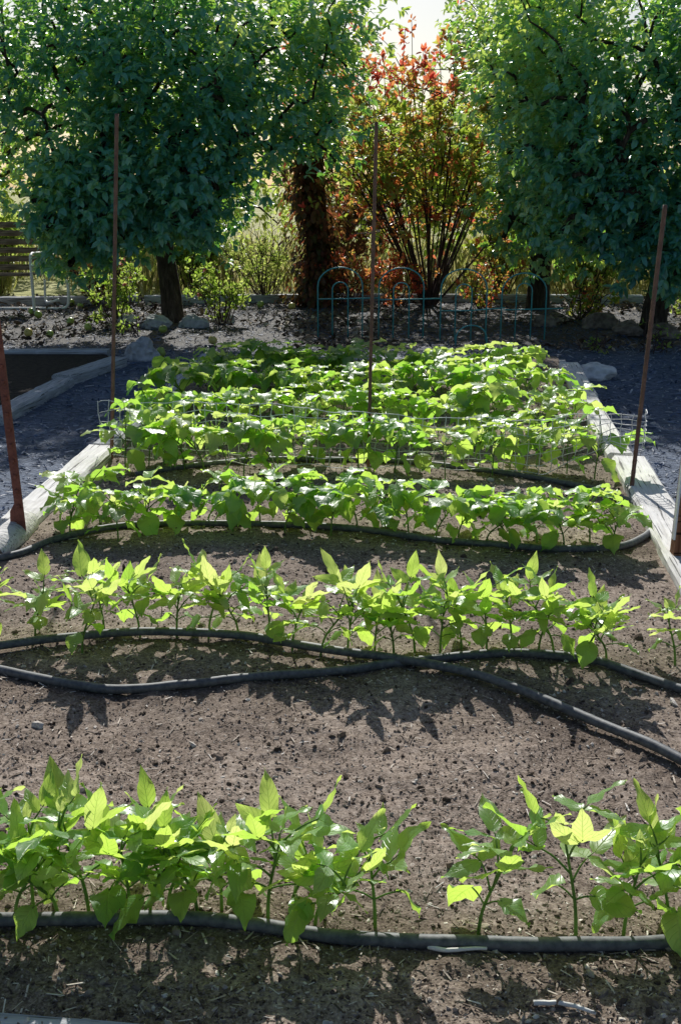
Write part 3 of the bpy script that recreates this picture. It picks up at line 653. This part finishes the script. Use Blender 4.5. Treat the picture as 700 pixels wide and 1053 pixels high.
bT = G(179, 331, PATH_Z)
cnt.append(tree('apple_tree', (bT.x, bT.y, PATH_Z), 'broad dark green apple tree shading the path behind the bench, left of the red shrub', 'tree',
     [((-1.75, 10.6, 2.3), (2.0, 1.15, 1.3), 4.6), ((-.15, 10.5, 2.5), (.5, .6, .6), .8), ((-2.35, 10.0, 1.15), (.55, .55, .65), 1.4), ((-2.3, 9.8, .85), (.42, .4, .36), .6), ((-1.45, 9.9, 1.0), (.5, .4, .4), .5), ((-1.85, 9.8, 1.15), (.7, .45, .62), 1.3), ((-1.2, 10.0, 1.35), (.6, .5, .6), .8),
      ((-.55, 10.4, 1.9), (.75, .8, .8), 1.0), ((-3.6, 10.6, 2.6), (1.0, .9, .9), 1.3), ((-1.7, 9.7, 2.2), (1.4, .5, .9), 1.2)],
     420, 15, .084, M['apple_leaf'], .098, .85, (-.08, .05), 11, spread=.17, tint=lambda P, t, pr: np.clip(t+.35*np.clip((P[:, 0]+1.2)/1.0, 0, 1)*np.clip(P[:, 2]-1.2, 0, 1), 0, 1), clipf=lambda P: ~((P[:, 0] < -2.62) & (P[:, 2] < 1.15+.25*np.sin(P[:, 0]*9))))[1])  # tint paints a backlit glow onto the upper right leaves
bT = G(668, 344, PATH_Z)
cnt.append(tree('apple_tree', (bT.x, bT.y, PATH_Z), 'dark green apple tree with leaning trunk at the right, behind the short rod', 'tree',
     [((2.95, 10.2, 2.3), (1.6, 1.1, 1.3), 4.4), ((2.0, 9.9, 1.4), (.55, .5, .75), 1.1), ((2.6, 9.7, 1.15), (.5, .45, .6), .8), ((3.3, 9.8, .95), (.75, .5, .55), 1.2), ((2.35, 9.7, .85), (.5, .4, .42), .7), ((2.95, 9.55, .72), (.42, .3, .36), .6), ((4.2, 10.4, 2.0), (1.1, 1.0, 1.4), 1.5), ((1.6, 10.3, 2.5), (.6, .8, .8), 1.3), ((2.9, 9.4, 2.2), (1.2, .5, .9), 1.1)],
     390, 15, .084, M['apple_leaf'], .105, .95, (.16, .05), 12, spread=.17, tint=lambda P, t, pr: np.clip(t+.4*np.clip((2.6-P[:, 0])/1.0, 0, 1)*np.clip(P[:, 2]-1.0, 0, 1), 0, 1))[1])  # upper left leaves tinted lighter, sunlight through the crown put into their colour
cnt.append(tree('small_tree', (2.12, 12.2, PATH_Z), 'shaded tree with dark trunk behind the right apple tree', 'tree',
     [((2.1, 12.3, 2.5), (.95, .9, 1.0)), ((1.7, 12.2, 2.7), (.7, .7, .7)), ((2.2, 12.0, 1.4), (.7, .6, .6), .6), ((2.1, 11.8, .85), (.5, .4, .5), .5)], 170, 18, .075, M['apple_leaf'], .11, 1.3, (.02, 0), 13, spread=.2, tint=lambda P, t, pr: np.clip(t+.3, 0, 1))[1])  # all leaf tints raised, backlit brightness put into the colour
# red shrub: a vase of thin stems
def shrub(name, loc, label, cat, nst, hgt, spread, nl, leaf, mat, tintf, seed, low=.25, wd=.5, stem_r=.012, group=None, fork=2, upright=.5, parts=()):
    pr = np.random.default_rng(seed); t = empty(name, loc, label, cat, group); mb = MB(); paths = []
    for i in range(nst):
        az = pr.uniform(0, 6.28); rr = math.sqrt(pr.random()); e = np.array([math.cos(az)*spread[0]*rr+spread[2], math.sin(az)*spread[1]*rr, hgt*(1-.25*rr*rr)*pr.uniform(.55 if hgt > 2 else .72, 1.03)])
        b = np.array([math.cos(az)*.07, math.sin(az)*.07, -.05])*pr.random(); m1 = b+(e-b)*.45+np.array([0, 0, .06*hgt])+pr.normal(0, .05, 3)
        P = catmull([b, m1*.5+b*.5+pr.normal(0, .02, 3), m1, (m1+e)/2+pr.normal(0, .06, 3), e], 5); tube(mb, P, np.linspace(stem_r*pr.uniform(.7, 1.3), .003, len(P)), 5, cap=False); paths.append(P)
        for _ in range(fork):
            a = P[pr.integers(len(P)//3, len(P)-3)]; q = a+unit(pr.normal(0, 1, 3)*np.array([1, 1, .5])+np.array([0, 0, upright]))*pr.uniform(.25, .55)*hgt/2.4
            Q = catmull([a, (a+q)/2+pr.normal(0, .03, 3), q], 5); tube(mb, Q, np.linspace(.006, .002, len(Q)), 4, cap=False); paths.append(Q)
    mb.build('stems', M['twig'], t)
    kc = 5; nc = nl//kc; pick = pr.integers(0, len(paths), nc); Cc = np.array([paths[i][min(len(paths[i])-1, int((pr.random()**.5)*len(paths[i])))] for i in pick])+pr.normal(0, .02, (nc, 3))
    if hgt > 2: Cc = np.vstack([Cc]+[np.array([q[-1], q[-1]+(q[-2]-q[-1])*.8]) for q in paths]); nc = len(Cc)
    ok = (Cc[:, 2] > low*hgt*pr.random(nc)) & (Cc[:, 2] > .03); Cc = Cc[ok]; nc = len(Cc); D = unit(pr.normal(0, .7, (nc, 3))+np.array([0, 0, .6])); P = np.repeat(Cc, kc, 0); n = len(P)
    A = unit(np.repeat(D, kc, 0)*.7+pr.normal(0, .75, (n, 3))); P = P+A*.012; Nn = np.repeat(D, kc, 0)+pr.normal(0, .5, (n, 3))
    leaves('foliage', P, A, Nn, leaf*pr.uniform(.6, 1.3, n), np.clip(np.repeat(tintf(Cc, pr), kc)+pr.normal(0, .07, n), 0, 1), mat, wd, .14, .2, t)
    return t, paths
def red_tint(P, pr):
    h = P[:, 2]/3.0; n = len(P); side_ = np.clip(-P[:, 0]*.55, -.3, .5)
    f = np.where(h > .72, .70, np.where(h > .36, .22, .55))+side_*.25+pr.normal(0, .26, n); return np.clip(f, 0, 1)
shrub('red_leaved_shrub', (.98, 12.5, PATH_Z), 'tall vase-shaped shrub with red and orange leaves between the two apple trees', 'shrub', 42, 3.6, (1.8, .6, -.10), 8800, .070, M['red_leaf'], red_tint, 21, .45, fork=8)
# vine-covered trunk
vt = empty('vine_covered_trunk', (-.30, 12.5, PATH_Z), 'dark trunk wrapped in reddish brown vine left of the red shrub', 'tree')
mb = MB()
for (x, y, r_, hh) in ((-.05, 0, .045, 2.4), (.12, .09, .035, 2.2), (.02, .2, .04, 2.5)): tube(mb, catmull([(x, y, -.1), (x+.02, y, .7), (x-.03, y+.02, 1.5), (x+.04, y, hh)], 5), np.linspace(r_*1.2, r_*.7, 16), 10)
mb.build('trunk', M['tree_bark'], vt)
pr = np.random.default_rng(5); n = 3800; z = 1.9*pr.random(n)**1.25+.05; az = pr.uniform(0, 6.28, n); r_ = (.05+.20*pr.random(n)**1.5)*(.6+.8*np.sin(z*4+az*1.5)**2)
P = np.stack([np.cos(az)*r_*1.3+.06*np.sin(z*3.1), np.sin(az)*r_, z], 1); A = unit(np.stack([np.cos(az)*.6, np.sin(az)*.6, -np.ones(n)*.7], 1)+pr.normal(0, .3, (n, 3))); leaves('vine', P, A, np.stack([np.cos(az), np.sin(az), np.full(n, .5)], 1), .078*pr.uniform(.6, 1.3, n), pr.random(n), M['vine_leaf'], .6, .12, .2, vt)
# roses under the left tree
def rose(loc, label, seed, h=.62, nl=900, flowers=4):
    t, paths = shrub('rose_bush', loc, label, 'bush', 16, h, (.38, .3, 0), nl, .042, M['light_leaf'], lambda P, pr: np.clip(pr.normal(.35, .25, len(P)), 0, 1), seed, .15, .6, .006, 'rose bushes under the left tree', 2)
    pr = np.random.default_rng(seed+1)
    for i in range(flowers):
        c = paths[(i*5+2) % len(paths)][-1]; A = unit(pr.normal(0, 1, (9, 3))+np.array([0, -.3, .8])); leaves('flower', c+A*.004, A, pr.normal(size=(9, 3))+np.array([0, 0, 1.0]), np.full(9, .032), pr.random(9), M['petal'], .95, .25, -.1, t)
rose((-2.12, 10.75, PATH_Z), 'rose bush with pink blooms left of the left tree trunk', 31)
rose((-1.12, 10.75, PATH_Z), 'leafy rose bush right of the left tree trunk', 33, .7, 1100, 2)
def mix_t(a, b): return lambda P, pr: np.clip(pr.normal(a, b, len(P)), 0, 1)
LG = 'low shrubs along the timber curb'
shrub('low_shrub', (.05, 12.55, PATH_Z), 'low red-leaved shrub at the curb behind the leftmost green border panel', 'shrub', 18, .62, (.45, .3, 0), 900, .05, M['red_leaf'], mix_t(.62, .2), 41, .1, group=LG, stem_r=.006)
shrub('low_shrub', (.62, 12.3, PATH_Z), 'low red shrub at the curb just left of the tall red shrub base', 'shrub', 18, .55, (.42, .3, 0), 900, .05, M['red_leaf'], mix_t(.7, .2), 42, .1, group=LG, stem_r=.006)
shrub('low_shrub', (1.5, 12.2, PATH_Z), 'low reddish shrub at the curb right of the tall red shrub base', 'shrub', 14, .5, (.4, .3, 0), 620, .05, M['red_leaf'], mix_t(.5, .25), 43, .1, group=LG, stem_r=.006)
shrub('low_shrub', (2.35, 11.2, PATH_Z), 'low dark shrub with some red leaves left of the right tree trunk', 'shrub', 14, .5, (.5, .3, 0), 700, .05, M['red_leaf'], mix_t(.25, .25), 44, .1, group=LG, stem_r=.006)
shrub('low_shrub', (3.5, 11.3, PATH_Z), 'yellow-green bush behind the right tree trunk', 'shrub', 20, .8, (.5, .4, 0), 1500, .06, M['light_leaf'], mix_t(.6, .25), 45, .1, group=LG, stem_r=.006)
shrub('low_shrub', (-.85, 12.9, PATH_Z), 'sunlit olive bush beyond the curb in the gap right of the left tree', 'shrub', 24, 1.0, (.55, .4, 0), 1300, .06, M['light_leaf'], mix_t(.7, .25), 46, .1, .3, group=LG, stem_r=.006)
shrub('low_shrub', (-2.7, 12.6, PATH_Z), 'dark low bush under the left tree behind the left rod', 'shrub', 18, .7, (.5, .4, 0), 1000, .06, M['vine_leaf'], mix_t(.4, .25), 47, .1, group=LG, stem_r=.006)
HG = 'bushes growing beyond the timber curb'
for i, (x, y, h, sp, mt, tm, lb) in enumerate([(-4.3, 14.2, 1.25, .8, 'light_leaf', .6, 'pale bush beyond the curb at the left picture edge behind the bench'), (-2.9, 13.9, 1.5, .7, 'light_leaf', .1, 'green bush beyond the curb just right of the bench'), (-1.75, 13.8, 1.35, .6, 'light_leaf', .2, 'green bush beyond the curb behind the left tree trunk'),
        (-.05, 13.8, 1.7, .55, 'vine_leaf', .5, 'reddish brown bush beyond the curb behind the vine-covered trunk'), (1.9, 13.6, 1.5, .55, 'red_leaf', .3, 'tall mixed red and green bush right of the red shrub'), (3.0, 13.7, 1.2, .6, 'light_leaf', .3, 'green bush beyond the curb in the gap under the right tree'), (4.2, 13.5, 1.5, .7, 'light_leaf', .5, 'yellow-green bush beyond the curb at the right picture edge')]):
    shrub('curb_bush', (x, y, -.09), lb, 'bush', 24, h, (sp, .5, 0), 2200, .07, M[mt], mix_t(tm, .2), 90+i, .08, .55, .008, HG, 4)
def weed(px, py, label, seed, s=1.0, g='weeds on the path'):
    c = G(px, py, PATH_Z); shrub('weed', c, label, 'weed', 9, .14*s, (.12*s, .1*s, 0), 70, .04*s, M['light_leaf'], mix_t(.25, .2), seed, .05, .5, .003, g, 1)
weed(100, 338, 'green weeds on the path left of the left rod', 61, 1.3); weed(138, 345, 'small weed patch at the foot of the edging stones', 62, .9)
weed(612, 362, 'small weed on the path behind the white rock', 63, .8); weed(670, 362, 'weed on the shaded path right of the right rod', 64, 1.0)
# backlit growth farther behind
BG = 'sunlit trees beyond the meadow edge'
for i, (x, y, h, s, nt_, lb) in enumerate([(-5.6, 17.5, 3.6, 2.0, 80, 'pale green sunlit tree far behind the bench'), (-2.4, 18, 3.8, 1.9, 80, 'sunlit tree far behind the left apple tree'), (.55, 17.2, 2.9, 1.5, 85, 'low sunlit tree seen through the red shrub'),
        (2.9, 18, 3.8, 1.8, 85, 'sunlit tree far behind the gap under the right apple tree'), (6.2, 17.5, 4.0, 2.0, 80, 'pale green tree far behind the right picture edge')]):
    cnt.append(tree('background_tree', (x, y, -.09), lb, 'tree', [((x, y, h*.58), (s, 1.3, h*.42)), ((x+.9, y-.3, h*.36), (s*.7, 1, h*.26)), ((x-1., y, h*.32), (s*.6, 1, h*.24))], nt_, 9, .12, M['light_leaf'], .1, h*.3, (0, 0), 70+i, group=BG, spread=.34)[1])

# ------------------------------------------------------------------ bean plants
SUNV = np.array(sun_dir)
TT = np.array([0, .05, .13, .24, .36, .50, .64, .77, .88, .95, 1.0])
WW = np.array([.10, .52, .83, .98, 1.0, .90, .69, .45, .22, .09, .0])
def leaflet(mb, base, A, Nn, L, W, pr, droop=.15, fold=.15, tint=.5, mat=0, skew=0., lob=.03, twist=0.):
    Nn = unit(np.asarray(Nn, float)); Nn = Nn*(1 if Nn[2] > -.1 else -1)+SUNV*pr.uniform(.0, .7 if W/L > .62 else 1.4)
    A = unit(np.asarray(A, float)); Nn = np.asarray(Nn, float); Nn = unit(Nn-(Nn@A)*A); B = np.cross(Nn, A)
    us_ = np.array([-1, -.55, 0, .55, 1.0]); ph = pr.uniform(0, 6.28, 3); V = []; UV = []; k = len(us_)
    for t, w_ in zip(TT, WW):
        for u in us_:
            x = L*(t-lob*abs(u)*math.exp(-t*9)*2); y = u*w_*W/2+skew*W*math.sin(t*math.pi)*.1
            wav = (.085*math.sin(t*9+ph[0]+u*1.5)+.06*math.sin(t*19+ph[1]+u*2))*abs(u)**1.5*W
            z = fold*abs(u)*w_*W/2*(1.1-t*.5)-droop*L*t*t+wav*(t > 0)-.10*W*w_*u*u*.4+twist*u*w_*W*t
            V.append(np.asarray(base)+A*x+B*y+Nn*z); UV.append((u*.5+.5, t))
    F = [(i*k+j, (i+1)*k+j, (i+1)*k+j+1, i*k+j+1) for i in range(len(TT)-1) for j in range(k-1)]
    mb.add(np.array(V), F, tint, UV, mat)
def compound(pr, node, az, el, pet, L, tint, droop, up, wr=.66):
    """trifoliate bean leaf on its petiole; up: elevation of the terminal blade"""
    mb = MB(); h = np.array([math.cos(az), math.sin(az), 0]); z = np.array([0, 0, 1.0]); s_ = np.array([-math.sin(az), math.cos(az), 0])
    d = h*math.cos(el)+z*math.sin(el); p1 = node+d*pet*.55+z*.0; p2 = node+d*pet+h*pet*.08
    P = catmull([node, p1+z*.004, p2], 5); tube(mb, P, np.linspace(.0022, .0014, len(P)), 6, tint, 1)
    r_end = p2+(h*math.cos(up*.6)+z*math.sin(up*.6))*L*.22; tube(mb, [p2, (p2+r_end)/2, r_end], .0011, 5, tint, 1)
    f = lambda e: h*math.cos(e)+z*math.sin(e)
    A0 = f(up)+s_*pr.normal(0, .15); N0 = f(up+math.pi/2)+s_*pr.normal(0, .35)
    leaflet(mb, r_end, A0, N0, L, L*wr, pr, droop, pr.uniform(.05, .4), tint+pr.normal(0, .08), 0)
    for sg in (-1, 1):
        e = up*.55+pr.normal(0, .28)-.15; A1 = h*pr.uniform(.15, .5)*math.cos(e)+s_*sg+z*math.sin(e)
        N1 = f(up*.8+math.pi/2)*1.0+s_*sg*pr.normal(-.1, .35)+z*.2
        leaflet(mb, p2+s_*sg*.004, A1, N1, L*pr.uniform(.82, .96), L*wr*pr.uniform(.85, 1.0), pr, droop*pr.uniform(.6, 1.6), pr.uniform(0, .4), tint+pr.normal(0, .08), 0, skew=sg)
    return mb
def simple_leaf(pr, node, az, L, tint):
    mb = MB(); h = np.array([math.cos(az), math.sin(az), 0]); z = np.array([0, 0, 1.0]); s_ = np.array([-math.sin(az), math.cos(az), 0]); e = pr.uniform(.2, .7); d = h*math.cos(e)+z*math.sin(e)
    p = node+d*pr.uniform(.03, .055); tube(mb, catmull([node, (node+p)/2+z*.003, p], 4), .0016, 6, tint, 1)
    dn = pr.uniform(-.9, .1); A = h*math.cos(dn)+z*math.sin(dn)+s_*pr.normal(0, .25); Nn = -h*math.sin(dn)+z*math.cos(dn)+s_*pr.normal(0, .3)
    leaflet(mb, p, A, Nn, L, L*.86, pr, pr.uniform(.1, .4), pr.uniform(-.1, .3), tint, 0, lob=.07); return mb
def bean_parts(seed, h, style, nleaf, L):
    """style 'upright': young pointed leaves held up; 'bushy': broad flat canopy"""
    pr = np.random.default_rng(seed); bend = pr.normal(0, .042, 2); out = []
    sh = h*(.74 if style == 'upright' else .62)
    stem = catmull([(0, 0, -.03), (bend[0]*.15, bend[1]*.15, sh*.3), (bend[0]*.6, bend[1]*.6, sh*.7), (bend[0], bend[1], sh)], 5)
    ms = MB(); tube(ms, stem, np.linspace(.0036, .0018, len(stem)), 7, .6); az = pr.uniform(0, 6.28); at_ = lambda f: stem[min(len(stem)-1, int(f*(len(stem)-1)))]
    for k in (0, 1): out.append(simple_leaf(pr, at_(.45), az+math.pi*k+pr.normal(0, .3), L*(pr.uniform(.62, .9) if style == 'upright' else pr.uniform(.75, 1.0)), pr.uniform(.25, .6)))
    az += 1.5
    for i in range(nleaf):
        f = .55+.45*i/max(1, nleaf-1); az += 2.4+pr.normal(0, .4)
        if style == 'upright':
            el = R(pr.uniform(35, 68)); pet = pr.uniform(.035, .085)*(h/.26); up = R(pr.uniform(5, 80)) if i < nleaf-1 else R(pr.uniform(45, 80)); Li = L*(1.0 if i < nleaf-1 else .85)*pr.uniform(.8, 1.15)
            out.append(compound(pr, at_(f), az, el, pet, Li, pr.uniform(.3, .85)+.12*(i == nleaf-1), pr.uniform(-.05, .3), up, pr.uniform(.40, .52)))
        else:
            el = R(pr.uniform(30, 65)); pet = pr.uniform(.07, .13)*(h/.28); up = R(pr.uniform(-40, 30))
            out.append(compound(pr, at_(f), az, el, pet, L*pr.uniform(.8, 1.15), pr.uniform(.15, .8), pr.uniform(.1, .4), up, pr.uniform(.70, .82)))
    out.append(compound(pr, at_(1.0), az+1, R(75), .02, L*.38, .95, 0, R(60), .5))
    return ms, out
ORD = ['first', 'second', 'third', 'fourth', 'fifth', 'sixth', 'seventh', 'eighth', 'ninth', 'tenth', 'eleventh', 'twelfth', 'thirteenth', 'fourteenth', 'fifteenth', 'sixteenth', 'seventeenth', 'eighteenth', 'nineteenth', 'twentieth', 'twenty-first', 'twenty-second', 'twenty-third', 'twenty-fourth']
def plant(c, seed, h, style, nl, L, label, group, detail=True, mat='bean'):
    z = float(soil_h(c.x, c.y)); t = empty('bean_plant', (c.x, c.y, z), label, 'bean plant', group); ms, lf = bean_parts(seed, h, style, nl, L)
    ms.build('stem', M['stem'], t)
    if detail:
        for k, mb in enumerate(lf): mb.build('leaf', [M['bean_chewed'] if (seed*7+k*3) % 11 == 0 and mat == 'bean' else M[mat], M['stem']], t)
    else:
        al = MB()
        for mb in lf: al.add(np.concatenate(mb.v), [], np.concatenate(mb.t), np.concatenate(mb.uv)); off = al.n-mb.n; al.f += [tuple(i+off for i in q) for q in mb.f]; al.m += mb.m
        al.build('foliage', [M[mat], M['stem']], t)
    return t
def row(pts, rowname, group, style, hs, L, nl, seed0, mat='bean', kh=.84):
    pts = sorted(pts)
    for i, p in enumerate(pts):
        px, py = p[0], p[1]; h = p[2] if len(p) > 2 else rng.uniform(*hs); h *= kh; c = G(px, py)
        size = 'tall' if h > .205 else 'small' if h < .15 else 'leafy'
        end = 'leftmost' if i == 0 else 'rightmost' if i == len(pts)-1 else f'{ORD[i]} from the left'
        plant(c, seed0+i*13, h, style, nl if h > .15 else nl-1, L*(1 if h > .15 else .8)*(1.1 if h > .21 else 1), f'{size} bean plant, {end} in the {rowname}', group, True, mat)
row([(-12, 935, .25), (14, 944, .20), (35, 938, .26), (62, 943, .21), (93, 941, .30), (114, 934, .23), (135, 942, .25), (154, 946, .21), (172, 938, .19), (205, 943, .25), (228, 936, .20), (250, 941, .23), (275, 946, .31), (298, 938, .20), (322, 946, .23), (386, 951, .22), (490, 960, .255), (592, 966, .34), (640, 960, .23), (688, 958, .25), (724, 952, .21)],
    'front row by the nearest hose', 'bean plants in the front row', 'upright', (.22, .28), .082, 5, 100, 'bean', .76)
row([(-8, 655, .23), (36, 655, .20), (84, 672, .26), (108, 650, .23), (145, 655, .23), (182, 655, .22), (214, 655, .26), (246, 652, .20), (278, 658, .26), (300, 664, .22), (328, 668, .28), (357, 666, .22), (385, 664, .21), (405, 670, .19), (427, 668, .27), (452, 672, .21), (475, 668, .24), (500, 674, .25), (526, 672, .20), (552, 676, .24), (570, 676, .24), (602, 678, .22), (624, 680, .19), (694, 683, .18)],
    'second row by the crossing hoses', 'bean plants in the second row', 'upright', (.2, .27), .080, 6, 600, 'bean', .82)
row([(72, 548, .22), (104, 540, .27), (122, 556, .24), (150, 545, .26), (182, 548, .23), (212, 540, .25), (240, 548, .22), (268, 541, .26), (292, 550, .24), (318, 544, .25), (340, 550, .27), (368, 544, .23), (394, 550, .24), (420, 548, .22), (446, 556, .25), (470, 551, .23), (498, 558, .22), (524, 560, .25), (552, 558, .23), (580, 566, .25), (606, 560, .26), (628, 566, .22)],
    'third row before the wire mesh', 'bean plants in the third row', 'bushy', (.22, .27), .088, 6, 1200)
# rows behind the wire mesh: copies of a dozen different plants
protos = []
def place_far(c, h, label, group, k):
    z = float(soil_h(c.x, c.y))
    if k < 20:
        o = plant(c, 3000+k*17, .27, 'bushy', 5, .105, label, group, False, 'bean_deep' if k % 3 == 0 else 'bean'); protos.append(o)
    else:
        s0 = protos[int(rng.integers(20))]; o = s0.copy(); col.objects.link(o)
        for ch in s0.children: q = ch.copy(); col.objects.link(q); q.parent = o
        tag(o, label, 'bean plant', group)
    o.location = (c.x, c.y, z); s = h/.27; o.scale = (s, s, s); o.rotation_euler = (0, 0, rng.uniform(-.7, .7)); return o
k = 0
for ri, (yl, step, lb, x0, x1) in enumerate([(4.80, .10, 'fourth row behind the wire mesh', .05, .97), (5.45, .095, 'fifth row behind the wire mesh', .03, .93), (6.18, .09, 'sixth row behind the wire mesh', .04, .92), (6.92, .085, 'farthest row before the green wire border', .08, .90)]):
    grp = ['bean plants in the fourth row', 'bean plants in the fifth row', 'bean plants in the sixth row', 'bean plants in the farthest row'][ri]
    yc = yl; xl, xr = BL(yc), BR(yc); u = x0
    i = 0
    while u < x1:
        x = xl+(xr-xl)*u+rng.normal(0, .02); y = yc-.05*(u-.5)+rng.normal(0, .06)
        label = f'bushy bean plant, {"leftmost" if i == 0 else ORD[min(i, 23)]+" from left"} in the {lb}' if ri == 0 else f'bushy bean plant in the dense {lb}'
        place_far(Vector((x, y, 0)), rng.uniform(.24, .31)*(1.0 if ri else .95), label, grp, k); k += 1; u += step/(xr-xl)*rng.uniform(.85, 1.15); i += 1
print('LEAVES', cnt, 'FAR', k)
